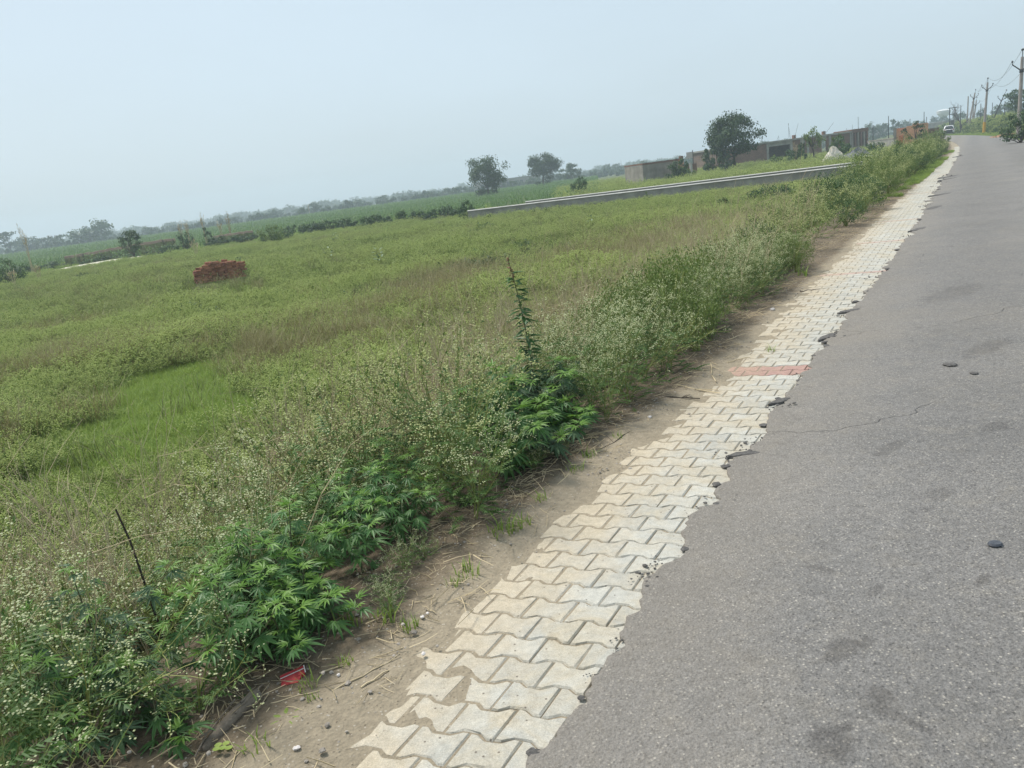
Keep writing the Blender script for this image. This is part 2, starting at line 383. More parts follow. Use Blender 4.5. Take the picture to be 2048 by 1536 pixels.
# plants
M['weed_leaf'] = leaf_mat('weed_leaf', (0.040, 0.102, 0.022), (0.140, 0.230, 0.054), 0.24)
M['weed_leaf_far'] = leaf_mat('weed_leaf_far', (0.062, 0.132, 0.019), (0.235, 0.315, 0.062), patch=0.75, pcol=(0.24, 0.235, 0.085), pscale=0.16, pth=0.55)
M['weed_stem'] = leaf_mat('weed_stem', (0.130, 0.170, 0.036), (0.30, 0.32, 0.10), 0.0, rough=0.7)
M['flower'] = leaf_mat('small_white_flower', (0.50, 0.54, 0.26), (0.74, 0.75, 0.50), 0.15, rough=0.8)
M['flower_far'] = leaf_mat('pale_flower_far', (0.28, 0.36, 0.08), (0.50, 0.56, 0.20), 0.15, rough=0.8, patch=0.7, pcol=(0.22, 0.19, 0.10), pscale=0.10, pth=0.62)
M['hemp_leaf'] = leaf_mat('hemp_leaf', (0.038, 0.115, 0.028), (0.100, 0.220, 0.052), 0.25, rough=0.5, spec=0.45)
M['hemp_young'] = leaf_mat('hemp_young_leaf', (0.10, 0.23, 0.030), (0.19, 0.33, 0.055), 0.34, rough=0.5, spec=0.45)
M['hemp_dusky'] = leaf_mat('hemp_dusky_leaf', (0.042, 0.098, 0.044), (0.095, 0.165, 0.070), 0.26, rough=0.55, spec=0.4)
M['hemp_stem'] = leaf_mat('hemp_stem', (0.07, 0.085, 0.035), (0.13, 0.125, 0.06), 0.0)
M['dry_twig'] = leaf_mat('dry_twig', (0.31, 0.25, 0.15), (0.56, 0.46, 0.30), 0.0, rough=0.9)
M['dark_twig'] = leaf_mat('dark_dead_stem', (0.035, 0.028, 0.022), (0.07, 0.055, 0.042), 0.0, rough=0.9)
M['grass'] = leaf_mat('green_grass', (0.165, 0.255, 0.042), (0.33, 0.43, 0.095), 0.34)
M['dry_grass'] = leaf_mat('dry_grass', (0.17, 0.155, 0.065), (0.33, 0.295, 0.13), 0.2)
M['dark_leaf'] = leaf_mat('shrub_leaf', (0.030, 0.072, 0.022), (0.085, 0.155, 0.042), 0.25)
M['yellow_leaf'] = leaf_mat('bush_yellow_green_leaf', (0.068, 0.125, 0.022), (0.175, 0.235, 0.052), 0.28)
M['maize'] = leaf_mat('maize_leaf', (0.055, 0.130, 0.028), (0.130, 0.240, 0.055), 0.28)
M['tree_leaf'] = leaf_mat('tree_leaf', (0.014, 0.042, 0.012), (0.055, 0.110, 0.028), 0.22)
M['pale_leaf'] = leaf_mat('pale_broad_leaf', (0.16, 0.23, 0.12), (0.26, 0.34, 0.19), 0.2)
M['bark'] = plain_mat('bark', (0.045, 0.036, 0.028), (0.12, 0.098, 0.078), 9, 0.95, 0.01)
M['deadwood'] = plain_mat('grey_dead_wood', (0.13, 0.105, 0.08), (0.26, 0.22, 0.17), 14, 0.95, 0.006)
M['olive_grass'] = leaf_mat('olive_grass', (0.10, 0.135, 0.035), (0.25, 0.28, 0.085), 0.25)
# built things
M['brick'] = plain_mat('fired_brick', (0.23, 0.095, 0.055), (0.38, 0.175, 0.10), 9, 0.92, 0.004, rand=0.35)
M['brick_frog_shade'] = plain_mat('brick_painted_frog_shade', (0.15, 0.055, 0.035), (0.22, 0.09, 0.055), 9, 0.95, 0.004)  # darker brick copy: shade of a frog painted into the colour, no hollow modelled
M['concrete'] = plain_mat('weathered_concrete', (0.20, 0.19, 0.17), (0.36, 0.345, 0.315), 1.4, 0.92, 0.006)
M['plaster'] = plain_mat('stained_plaster', (0.16, 0.145, 0.125), (0.33, 0.305, 0.265), 0.9, 0.92, 0.006)
M['white_cap'] = plain_mat('whitewashed_coping', (0.33, 0.32, 0.30), (0.48, 0.47, 0.44), 2.0, 0.85, 0.004)
M['pole'] = plain_mat('concrete_pole', (0.26, 0.225, 0.205), (0.38, 0.335, 0.31), 3, 0.9, 0.003)
M['iron'] = plain_mat('dark_iron', (0.035, 0.036, 0.04), (0.075, 0.075, 0.08), 8, 0.6, 0.002, metal=0.4)
M['yellow_paint'] = plain_mat('yellow_paint', (0.50, 0.27, 0.03), (0.62, 0.36, 0.05), 3, 0.7, 0.002)
M['white_paint'] = plain_mat('white_paint', (0.70, 0.70, 0.70), (0.80, 0.80, 0.80), 4, 0.35, 0.0005, spec=0.5)
M['glass'] = plain_mat('dark_glass', (0.02, 0.024, 0.028), (0.035, 0.04, 0.045), 3, 0.3, 0.0003, spec=0.25)
M['rubber'] = plain_mat('black_rubber', (0.015, 0.015, 0.015), (0.03, 0.03, 0.03), 10, 0.8, 0.001)
M['tail_red'] = plain_mat('red_lamp', (0.35, 0.02, 0.02), (0.5, 0.03, 0.03), 10, 0.3, 0.0005)
M['sand'] = plain_mat('pale_sand', (0.58, 0.52, 0.42), (0.80, 0.74, 0.64), 2.5, 0.95, 0.02)
M['gravel'] = plain_mat('grey_gravel', (0.12, 0.125, 0.135), (0.26, 0.265, 0.28), 14, 0.95, 0.05)
M['earth'] = plain_mat('cut_brown_earth', (0.09, 0.068, 0.045), (0.16, 0.125, 0.085), 1.5, 0.95, 0.05)
M['red_soil'] = plain_mat('reddish_soil', (0.24, 0.13, 0.075), (0.33, 0.20, 0.12), 2, 0.95, 0.03)
M['red_card'] = plain_mat('red_card', (0.33, 0.03, 0.035), (0.48, 0.06, 0.06), 14, 0.6, 0.001)
M['white_card'] = plain_mat('pale_card', (0.55, 0.50, 0.48), (0.7, 0.66, 0.62), 14, 0.7, 0.001)
M['stone'] = plain_mat('pebble', (0.22, 0.19, 0.16), (0.42, 0.38, 0.33), 20, 0.9, 0.004, rand=0.3)
M['water_tower'] = plain_mat('pale_tower_concrete', (0.50, 0.50, 0.48), (0.62, 0.62, 0.60), 0.5, 0.9, 0.01)
def brick_mat(name, a, b, mortar):
    m, nt = mat(name); tc = objco(nt)
    mp = nd(nt, 'ShaderNodeMapping'); mp.inputs['Rotation'].default_value = (R(90), 0, 0); nt.links.new(tc, mp.inputs[0])
    br = nd(nt, 'ShaderNodeTexBrick'); br.inputs['Scale'].default_value = 1.0; br.inputs['Brick Width'].default_value = 0.24; br.inputs['Row Height'].default_value = 0.085
    br.inputs['Mortar Size'].default_value = 0.008; br.inputs['Color1'].default_value = (*a, 1); br.inputs['Color2'].default_value = (*b, 1); br.inputs['Mortar'].default_value = (*mortar, 1)
    nt.links.new(mp.outputs[0], br.inputs['Vector'])
    c = mixc(nt, 0.6, br.outputs['Color'], ramp(nt, noise(nt, 0.8, 6, 0.65, tc), [(0.3, 0.6), (0.7, 1.3)]), 'MULTIPLY')
    return finish(m, nt, c, 0.93, bump=br.outputs['Fac'], bdist=-0.006, spec=0.15)
M['brickwall'] = brick_mat('old_brick_wall', (0.165, 0.085, 0.062), (0.225, 0.12, 0.088), (0.20, 0.175, 0.15))
M['orangewall'] = brick_mat('orange_brick_wall', (0.58, 0.27, 0.15), (0.68, 0.34, 0.20), (0.5, 0.36, 0.26))

# ================================================================ GROUND
def grid_obj(name, X, Y, Z, material, extra=None, parent=None, smooth=True):
    a, b = X.shape
    vs = np.stack([X, Y, Z], -1).reshape(-1, 3)
    i = np.arange(a * b).reshape(a, b)
    q = np.stack([i[:-1, :-1], i[1:, :-1], i[1:, 1:], i[:-1, 1:]], -1).reshape(-1, 4)
    me = bpy.data.meshes.new(name)
    me.vertices.add(len(vs)); me.vertices.foreach_set('co', vs.astype(np.float32).ravel())
    me.loops.add(q.size); me.loops.foreach_set('vertex_index', q.astype(np.int32).ravel())
    me.polygons.add(len(q)); me.polygons.foreach_set('loop_start', (np.arange(len(q)) * 4).astype(np.int32))
    me.update(calc_edges=True); me.validate()
    if smooth: me.polygons.foreach_set('use_smooth', [True] * len(me.polygons))
    me.materials.append(material)
    for k, arr in (extra or {}).items():
        at = me.attributes.new(k, 'FLOAT', 'POINT'); at.data.foreach_set('value', arr.astype(np.float32).ravel())
    # keep normals up
    if me.polygons[len(me.polygons) // 2].normal.z < 0: me.flip_normals()
    return link(name, me, parent)

az = np.linspace(-math.pi, math.pi, 361)
rad = np.concatenate([[0.01], np.geomspace(0.4, 900, 160)])
RR, AA = np.meshgrid(rad, az, indexing='ij')
GX, GY = RR * np.sin(AA), RR * np.cos(AA)
ground_o = grid_obj('ground', GX, GY, terrain(GX, GY), M['ground']); tag(ground_o, kind='structure')

# dirt shoulder, running in under the pavers as their sand bed
ss = np.concatenate([np.arange(-6, 10, 0.035), np.arange(10, 30, 0.09), np.arange(30, 95, 0.3)])
nn_ = np.concatenate([np.linspace(-2.0, -1.3, 12, endpoint=False), np.linspace(-1.3, -0.2, 46), np.linspace(-0.1, 0.75, 8)])
SS, NN = np.meshgrid(ss, nn_, indexing='ij')
DX, DY = to_xy(SS, NN)
pl = n_pav(SS) - 0.05 + 0.08 * fbm(SS * 1.1, NN * 1.3, 4) + 0.04 * fbm(SS * 7, NN * 7 + 9, 3)
over = pl - NN
zd = np.where(over > 0, np.minimum(over * 0.07, 0.014 + 0.01 * over), np.maximum(over * 0.045, -0.0032 - 0.0055 * sstep(0.15, 0.5, -over)))
zd = zd + (0.010 * fbm(SS * 3, NN * 3, 4) + 0.006 * fbm(SS * 16, NN * 16, 2)) * sstep(-0.06, 0.2, over)
zd = zd * sstep(-1.75, -1.1, NN) + (terrain(DX, DY) + 0.075) * (1 - sstep(-1.75, -1.1, NN))
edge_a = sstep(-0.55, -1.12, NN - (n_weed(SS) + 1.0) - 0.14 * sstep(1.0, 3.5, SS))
zt = terrain(DX, DY)
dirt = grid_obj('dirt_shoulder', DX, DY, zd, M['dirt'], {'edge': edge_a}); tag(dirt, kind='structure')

# road sheet with a ragged left edge lying over the pavers
ss = np.concatenate([np.arange(-14, -5, 0.1), np.arange(-5, 9, 0.022), np.arange(9, 25, 0.06), np.arange(25, 240, 0.5)])
rag = 0.040 * fbm(ss * 2.3, ss * 0 + 3, 3) + 0.060 * fbm(ss * 7.5, ss * 0 + 8, 4) + 0.018 * fbm(ss * 34, ss * 0 + 2, 2)
bite = np.zeros_like(ss)
for k in range(46):
    s0 = rng.uniform(-4, 60); w = rng.uniform(0.06, 0.2) * (1 + s0 / 25); a = rng.uniform(-0.09, 0.10) * (1 + s0 / 40)
    bite += .75 * a * np.exp(-((ss - s0) / w) ** 4)
off = np.concatenate([[0, 0, 0.006, 0.02, 0.05, 0.1, 0.2], np.linspace(0.4, ROADW - 0.15, 12), [ROADW - 0.05, ROADW]])
SS, OO = np.meshgrid(ss, off, indexing='ij')
fade = np.exp(-OO / 0.25)
NN = n_edge(SS) + OO + (rag + bite)[:, None] * fade
ragr = 0.25 * fbm(ss * 0.8, ss * 0 + 30, 4)
NN[:, -1] += ragr
X, Y = to_xy(SS, NN)
Z = 0.014 + 0.05 * np.sin(np.clip(OO / ROADW, 0, 1) * math.pi) + 0.004 * fbm(SS * 0.6, NN * 0.6, 3) + 0.006 * fbm(SS * 5, NN * 5, 2) * fade
Z[:, 0] = -0.03; Z[:, 1] = Z[:, 1] - 0.006; Z[:, -1] = -0.06
road = grid_obj('road', X, Y, Z, M['asphalt']); tag(road, kind='structure')
def road_z(s, n):
    o = n - n_edge(s); return 0.014 + 0.05 * math.sin(min(max(o / ROADW, 0), 1) * math.pi) + 0.004 * float(fbm(s * 0.6, n * 0.6, 3))

def blob(mb, c, r, seed, squash=0.6, m=0, sub=1):
    """Irregular lump."""
    g = np.random.default_rng(seed)
    t = (1 + 5 ** 0.5) / 2
    vs = [(-1, t, 0), (1, t, 0), (-1, -t, 0), (1, -t, 0), (0, -1, t), (0, 1, t), (0, -1, -t), (0, 1, -t), (t, 0, -1), (t, 0, 1), (-t, 0, -1), (-t, 0, 1)]
    fs = [(0, 11, 5), (0, 5, 1), (0, 1, 7), (0, 7, 10), (0, 10, 11), (1, 5, 9), (5, 11, 4), (11, 10, 2), (10, 7, 6), (7, 1, 8), (3, 9, 4), (3, 4, 2), (3, 2, 6), (3, 6, 8), (3, 8, 9), (4, 9, 5), (2, 4, 11), (6, 2, 10), (8, 6, 7), (9, 8, 1)]
    vs = [np.array(v) / math.sqrt(1 + t * t) for v in vs]
    for _ in range(sub):
        cache = {}; nf = []
        def mid(a, b):
            k = (min(a, b), max(a, b))
            if k not in cache:
                p = vs[a] + vs[b]; vs.append(p / np.linalg.norm(p)); cache[k] = len(vs) - 1
            return cache[k]
        for a, b, d in fs:
            e, f_, h = mid(a, b), mid(b, d), mid(d, a); nf += [(a, e, h), (b, f_, e), (d, h, f_), (e, f_, h)]
        fs = nf
    sx, sy = g.uniform(0.75, 1.25, 2)
    out = [np.array(c) + np.array([v[0] * sx, v[1] * sy, v[2] * squash]) * r * g.uniform(0.72, 1.15) for v in vs]
    mb.mesh(out, fs, m, float(g.random()))

# broken asphalt lumps along the edge
def edge_n(s): return float(n_edge(s) + np.interp(s, ss, rag + bite))
for k in range(34):
    s0 = rng.uniform(-2.6, 6) if k < 22 else rng.uniform(6, 50)
    n0 = edge_n(s0) + rng.uniform(-0.02, 0.025); r_ = rng.uniform(0.010, 0.034) * (1 + max(s0, 0) / 26)
    x, y = to_xy(s0, n0); mb = MB(); blob(mb, (0, 0, 0), r_, 100 + k, 0.36)
    o = mb.build('asphalt_lump', M['tar'], road, smooth=False); o.location = (float(x), float(y), 0.008 + r_ * 0.12); o.rotation_euler.z = rng.uniform(0, 6)
# frayed asphalt tongues lying across the paver edge farther along
for (px, py, w, l) in ((1905, 352, .5, 1.4), (1888, 388, .35, .9), (1870, 415, .3, .8), (1921, 312, .7, 1.6), (1902, 357, .3, 1.2), (1836, 458, .18, .55), (1700, 620, .10, .3), (1652, 672, .10, .28), (1560, 800, .07, .2), (1490, 905, .07, .2)):
    p = ground(px, py, 0.02); s0, n0 = (float(v) for v in to_sn(*p))
    mb = MB(); K = 16; g = np.random.default_rng(int(px)); rim = []
    for j in range(K):
        th = 2 * math.pi * j / K; q = g.uniform(0.6, 1.15)
        rim.append((math.cos(th) * w * 0.5 * q, math.sin(th) * l * 0.5 * q, 0.003))
    mb.mesh([(0, 0, 0.009)] + rim + [(a * 1.1, b * 1.1, -0.03) for a, b, _ in rim], [(0, 1 + j, 1 + (j + 1) % K) for j in range(K)] + [(1 + j, 1 + K + j, 1 + K + (j + 1) % K, 1 + (j + 1) % K) for j in range(K)])
    o = mb.build('broken_asphalt_edge', M['tar'], road); o.location = (p[0], p[1], road_z(s0, n0) + 0.001); o.rotation_euler.z = -TH + g.uniform(-0.5, 0.2) - 0.5
# ---------------------------------------------------------------- pavers
LP, PP, SKEW = 0.178, 0.139, 0.16
def paver_mesh(name, seed, mats, u0=-0.5, u1=0.5):
    g = np.random.default_rng(seed); a = 0.0115; gap = 0.0022
    def wave(u):                               # +1 at the ends, -1 in the waist, straight slopes between
        x = abs(u); return 1.0 if x > 0.36 else (-1.0 if x < 0.17 else -1 + 2 * (x - 0.17) / 0.19)
    us = [u for u in (-0.5, -0.36, -0.17, 0.17, 0.36, 0.5) if u0 - 1e-6 <= u <= u1 + 1e-6]
    if us[0] > u0: us = [u0] + us
    if us[-1] < u1: us = us + [u1]
    def outline(ins, z, jit=0):
        pts = []
        for u in us:
            uu = max(u0 * LP + gap + ins, min(u1 * LP - gap - ins, u * LP)); pts.append((uu, -(PP / 2 + a * wave(u) - gap - ins), z))
        for u in reversed(us):
            uu = max(u0 * LP + gap + ins, min(u1 * LP - gap - ins, u * LP)); pts.append((uu, (PP / 2 + a * wave(u) - gap - ins), z))
        return [(x + g.normal(0, jit), y + g.normal(0, jit), z + g.normal(0, jit * 0.3)) for x, y, z in pts]
    o0, o1, o2 = outline(0.0062, 0.0, 0.0019), outline(0.0, -0.0065, 0.0006), outline(0.0, -0.03)
    # shear so that the courses lie askew to the kerb line, as they were laid
    sh = lambda L: [(x, y + SKEW * x, z) for x, y, z in L]
    o0, o1, o2 = sh(o0), sh(o1), sh(o2); K = len(o0)
    mb = MB(); t = float(g.random())
    mb.mesh(o0 + o1 + o2, [tuple(range(K))] + [(j, j + K, (j + 1) % K + K, (j + 1) % K) for j in range(K)] + [(j + K, j + 2 * K, (j + 1) % K + 2 * K, (j + 1) % K + K) for j in range(K)], 0, t)
    # face order: top polygon counter-clockwise
    me = mb.data(name, mats); return me, mb
PV = [paver_mesh('paver', 40 + k, [M['paver']])[0] for k in range(8)]
PVR = [paver_mesh('paver', 60 + k, [M['paver_red']])[0] for k in range(3)]
PVM = [paver_mesh('paver', 40 + k, [M['paver']])[1] for k in range(4)]
pave_root = empty('paver_path', (*[float(v) for v in to_xy(0, 0)], 0)); tag(pave_root, kind='structure')
bed = pave_root
RED = [3.0 + 0.0, 3.0 + PP, 7.85, 11.1, 14.4, 21.5, 30.0]
cells = []
row = 0; s0 = -5.2
while s0 < 70:
    lo = float(n_pav(s0)) - 0.2; hi = float(n_edge(s0)) + 0.16
    n0 = (math.floor(lo / LP)) * LP + (LP / 2 if row % 2 else 0)
    while n0 < hi:
        cells.append((s0, n0, row)); n0 += LP
    s0 += PP; row += 1
xy = [to_xy(c[0] + SKEW * c[1], c[1]) for c in cells]
camd = [math.hypot(float(p[0]), float(p[1])) for p in xy]
def in_view(x, y, z=0.0, mx=60):
    p = np.array([x, y, z - EYE]); d = p @ cf
    if d < 0.1: return False
    u = CX + FPX * (p @ cr) / d; v = CY - FPX * (p @ cu) / d
    return -mx < u < 2048 + mx and -mx < v < 1536 + mx
vis = [(camd[i], i) for i in range(len(cells)) if in_view(float(xy[i][0]), float(xy[i][1])) and cells[i][1] > float(n_pav(cells[i][0])) - 0.14 and cells[i][1] < float(n_edge(cells[i][0])) + 0.10]
near = set(i for _, i in sorted(vis)[:298])
rest = MB(); rest_red = MB()
px0, py0 = pave_root.location.x, pave_root.location.y
redrows = set()
for rs in RED:
    redrows.add(min(range(row), key=lambda r: abs(-5.2 + r * PP - rs)))
for i, (s_, n_, rw) in enumerate(cells):
    x, y = float(xy[i][0]), float(xy[i][1])
    ang = -TH + (max(s_ - S1, 0) / RAD) + rng.normal(0, 0.010)
    zz = rng.normal(-0.0012, 0.0014); tx, ty = rng.normal(0, 0.008, 2)
    red = rw in redrows
    if i in near:
        me = PVR[rng.integers(3)] if red else PV[rng.integers(8)]
        o = link('paver', me, pave_root)
        o.location = (x - px0, y - py0, zz); o.rotation_euler = (tx, ty, ang + (math.pi if rng.random() < 0.5 else 0))
    else:
        src = PVM[rng.integers(4)]; ca, sa = math.cos(ang), math.sin(ang)
        (rest_red if red else rest).mesh([(x - px0 + vx * ca - vy * sa, y - py0 + vx * sa + vy * ca, zz + vz) for vx, vy, vz in src.v], src.f, 0, float(rng.random()))
tag(rest.build('paver', M['paver'], pave_root), kind='stuff')
tag(rest_red.build('red_paver', M['paver_red_dusty'], pave_root), kind='stuff')

# ================================================================ PLANT BUILDERS
def rdir(g, up=0.0):
    v = g.normal(0, 1, 3); v[2] = abs(v[2]) * 0.6 + up; return norm(v)
def bez(a, b, c, n):
    return [a * (1 - t) ** 2 + b * 2 * t * (1 - t) + c * t * t for t in np.linspace(0, 1, n)]
def side_of(d, g):
    s_ = np.cross(d, np.array([0, 0, 1.0])); 
    if np.linalg.norm(s_) < 1e-3: s_ = np.array([1.0, 0, 0])
    return norm(s_)
def lobed_leaf(mb, o, d, L, W, pairs, t, droop=0.5, m=0):
    """Feathery cut leaf: a narrow rachis with pairs of tooth lobes and a droop."""
    sd = side_of(d, None); up = norm(np.cross(sd, d))
    P = lambda u, v: o + d * (u * L) + sd * (v * W) - up * (droop * L * u * u * 0.5) - np.array([0, 0, 1.0]) * abs(v) * W * 0.25
    mb.poly([P(0, -.04), P(0, .04), P(.55, .07), P(.95, .02), P(.95, -.02), P(.55, -.07)], m, t)
    for i in range(pairs):
        u = 0.22 + 0.66 * i / max(pairs - 1, 1); w = 0.5 * (1 - abs(u - 0.5) * .9)
        for s_ in (-1, 1):
            mb.poly([P(u - .02, 0), P(u + .04, s_ * w * .5), P(u + .13, s_ * w), P(u + .085, s_ * w * .45), P(u + .03, 0)], m, t)
    mb.poly([P(.9, 0), P(.95, .13), P(1.08, 0), P(.95, -.13)], m, t)
def small_leaf(mb, o, d, L, W, t, m=0):
    sd = side_of(d, None); mid = o + d * (L * .45); tip = o + d * L - np.array([0, 0, L * .18])
    mb.poly([o, mid + sd * W, tip, mid - sd * W], m, t)
OCT = np.array([(1, 0, 0), (-1, 0, 0), (0, 1, 0), (0, -1, 0), (0, 0, 1), (0, 0, -1)], float)
OCTF = [(0, 2, 4), (2, 1, 4), (1, 3, 4), (3, 0, 4), (2, 0, 5), (1, 2, 5), (3, 1, 5), (0, 3, 5)]
def head(mb, p, r, t, m=0):
    mb.mesh(p + OCT * np.array([r, r, r * .7]), OCTF, m, t)

def weed(seed, H=0.85, Rr=0.5, npri=11, nsec=5, nter=3, nfl=4, fr=0.0042, big=14, full=True):
    """White-top feverfew: much-branched stems, cut leaves below, sprays of tiny white heads on top. -> stems, leaves, flowers."""
    g = np.random.default_rng(seed); st, lf, fl = MB(), MB(), MB()
    Z = np.array([0, 0, 1.0])
    mains = []
    for k in range(2 if full else 1):
        e = np.array([g.normal(0, .06), g.normal(0, .06), H * g.uniform(.38, .5)])
        pth = bez(np.array([g.normal(0, .015), g.normal(0, .015), -.04]), e * .5 + np.array([g.normal(0, .03), g.normal(0, .03), 0]), e, 4)
        st.tube(pth, .0055, .004, 4, 0, .3); mains.append(pth)
    for i in range(npri):
        pth = mains[i % len(mains)]; t0 = g.uniform(.25, 1.0); b = pth[min(int(t0 * 3), 3)]
        th = i * 2.4 + g.uniform(-.4, .4); rad_ = Rr * math.sqrt(g.uniform(.08, 1)); 
        hh = H * (math.sqrt(max(0.0, 1 - (rad_ / (Rr * 1.12)) ** 2)) * g.uniform(.82, 1.08) * .75 + .25)
        if g.random() < .25: hh *= g.uniform(.55, .8)
        end = np.array([math.cos(th) * rad_, math.sin(th) * rad_, hh])
        ctl = b + (end - b) * .5 + np.array([math.cos(th), math.sin(th), 0]) * .05
        pp = bez(b, ctl, end, 5); st.tube(pp, .0034, .0014, 3, 0, g.random())
        for q in range(5 if full else 3):                    # leaves up the branch
            u = g.uniform(.05, .8); o = pp[min(int(u * 4), 3)] * (1 - (u * 4) % 1) + pp[min(int(u * 4) + 1, 4)] * ((u * 4) % 1)
            a2 = g.uniform(0, 6.28); d = norm(np.array([math.cos(a2), math.sin(a2), g.uniform(-.15, .5)]))
            if full: lobed_leaf(lf, o, d, g.uniform(.05, .10), g.uniform(.04, .06), 3, g.random() * .8 + .1, .6)
            else: small_leaf(lf, o, d, g.uniform(.06, .11), .011, g.random())
        for j in range(nsec):
            u = .38 + .62 * (j + g.random()) / nsec; o = pp[0] * 0 + np.array(bez(b, ctl, end, 21)[min(int(u * 20), 20)])
            d = norm(norm(end - b) * .7 + g.normal(0, .55, 3) + Z * .35); Ls = g.uniform(.08, .2)
            e2 = o + d * Ls; st.tube([o, o + d * Ls * .5 + g.normal(0, .006, 3), e2], .0015, .0009, 3, 0, g.random())
            for q in range(3 if full else 2):
                small_leaf(lf, o + d * Ls * g.uniform(.1, .9), norm(d + g.normal(0, .7, 3)), g.uniform(.02, .045) * (1 if full else 1.6), .006 * (1 if full else 2), g.random())
            for k in range(nter):
                o3 = o + d * Ls * g.uniform(.5, 1); d3 = norm(d + g.normal(0, .5, 3) + Z * .25); e3 = o3 + d3 * g.uniform(.03, .08)
                if e3[2] < H * .6 and g.random() < .8: continue
                if full: st.poly([o3, o3 + np.array([.0012, 0, 0]), e3], 0, g.random())
                for f in range(nfl):
                    p = e3 + g.normal(0, .012 if full else .02, 3)
                    if full: st.poly([e3, e3 + np.array([0, .001, 0]), p], 0, g.random())
                    head(fl, p, fr * g.uniform(.75, 1.25), g.random())
    for i in range(big):
        a2 = i * 2.4 + g.uniform(-.3, .3); z0 = g.uniform(.02, H * .62); q_ = g.uniform(.02, Rr * .55); o = np.array([math.cos(a2) * q_, math.sin(a2) * q_, z0])
        d = norm(np.array([math.cos(a2), math.sin(a2), g.uniform(.15, .9)]))
        if full: lobed_leaf(lf, o, d, g.uniform(.08, .17), g.uniform(.055, .085), 6, g.random() * .7, .7)
        else: small_leaf(lf, o, d, g.uniform(.13, .24), .03, g.random() * .7)
    return st, lf, fl

def hemp_leaf_mesh(seed, mt, L=0.115):
    g = np.random.default_rng(seed); mb = MB()
    fing = ((0, 1.0), (.48, .93), (-.48, .93), (1.0, .74), (-1.0, .74), (1.62, .42), (-1.62, .42))
    for a, l in fing:
        a += g.normal(0, .07); l *= L * g.uniform(.9, 1.08); w = l * .088; dr = g.uniform(.25, .6)
        ca, sa = math.cos(a), math.sin(a)
        def P(u, v, fold=0.0):
            x = u * l; y = v
            return (x * ca - y * sa, x * sa + y * ca, -dr * l * u * u * .55 + fold)
        t = .35 + .4 * g.random()
        mb.mesh([P(0, 0), P(.35, 0), P(.68, 0), P(1, 0), P(.3, w, w * .5), P(.64, w * .8, w * .4), P(.3, -w, w * .5), P(.64, -w * .8, w * .4)],
                [(0, 1, 4), (1, 2, 5, 4), (2, 3, 5), (0, 6, 1), (1, 6, 7, 2), (2, 7, 3)], 0, t)
    return mb
HEMPM = {}
for key in ('hemp_leaf', 'hemp_young', 'hemp_dusky'):
    HEMPM[key] = [hemp_leaf_mesh(70 + k, None).data('hemp_leaf', [M[key]]) for k in range(4)]

def frame_mat(o, d, roll_, sc):
    """Leaf placed at o, pointing along d, its face upward."""
    d = norm(d); sd = side_of(d, None); up = norm(np.cross(sd, d)) * -1
    if up[2] < 0: up = -up; sd = -sd
    c, s_ = math.cos(roll_), math.sin(roll_)
    y = norm(np.cross(up, d)); y2 = y * c + up * s_; z2 = np.cross(d, y2)
    return Matrix(((d[0] * sc, y2[0] * sc, z2[0] * sc, o[0]), (d[1] * sc, y2[1] * sc, z2[1] * sc, o[1]), (d[2] * sc, y2[2] * sc, z2[2] * sc, o[2]), (0, 0, 0, 1)))

def hemp_plant(seed, H, label, x, y, z, leafkey='hemp_leaf', nbr=5, spread=0.22, lsc=1.0, group='hemp plants in the verge'):
    g = np.random.default_rng(seed)
    root = empty('hemp_plant', (x, y, z), g.uniform(0, 6.28), label, 'hemp plant', group)
    st = MB(); leaves = []
    top = np.array([g.normal(0, .05), g.normal(0, .05), H])
    main = bez(np.array([0, 0, -.05]), np.array([g.normal(0, .03), g.normal(0, .03), H * .5]), top, 9)
    st.tube(main, .0065, .002, 5, 0, .4)
    axes = [(main, 1.0)]
    for i in range(nbr):
        u = g.uniform(.25, .7); o = np.array(main[int(u * 8)]); a = i * 2.4 + g.uniform(-.4, .4)
        e = o + np.array([math.cos(a) * spread * g.uniform(.7, 1.2), math.sin(a) * spread * g.uniform(.7, 1.2), H * (1 - u) * g.uniform(.55, .95)])
        pb = bez(o, o + (e - o) * .5 + np.array([math.cos(a), math.sin(a), 0]) * .05, e, 6); st.tube(pb, .0032, .0014, 4, 0, .5); axes.append((pb, .8))
    for pth, q in axes:
        Lp = len(pth) - 1; total = sum(np.linalg.norm(np.array(pth[i + 1]) - np.array(pth[i])) for i in range(Lp))
        nn = max(3, int(total / .075)); a0 = g.uniform(0, 6.28)
        for k in range(nn):
            u = .22 + .78 * (k + .5) / nn if q == 1.0 else .15 + .85 * (k + .5) / nn
            f = u * Lp; i = min(int(f), Lp - 1); o = np.array(pth[i]) * (1 - (f - i)) + np.array(pth[i + 1]) * (f - i)
            for s_ in (0, math.pi):
                a = a0 + k * 1.57 + s_ + g.uniform(-.3, .3)
                d = norm(np.array([math.cos(a), math.sin(a), g.uniform(.1, .55)])); pl_ = g.uniform(.025, .055)
                o2 = o + d * pl_; st.tube([o, o2], .0011, .0008, 3, 0, .6)
                d2 = norm(np.array([math.cos(a), math.sin(a), g.uniform(-.55, .15)]))
                leaves.append((o2, d2, (1.12 - .5 * u) * g.uniform(.8, 1.15) * lsc, False))
        o = np.array(pth[-1])
        for k in range(4):
            a = a0 + k * 1.57; d = norm(np.array([math.cos(a), math.sin(a), g.uniform(.0, .7)]))
            leaves.append((o + d * .012 * k, d, g.uniform(.38, .70) * lsc, True))
    st.build('stem', M['hemp_stem'], root)
    leaves = leaves[:290]
    for o, d, sc, young in leaves:
        me = HEMPM['hemp_young' if young else leafkey][g.integers(4)]
        link('leaf', me, root, frame_mat(o, d, g.normal(0, .25), sc))
    return root

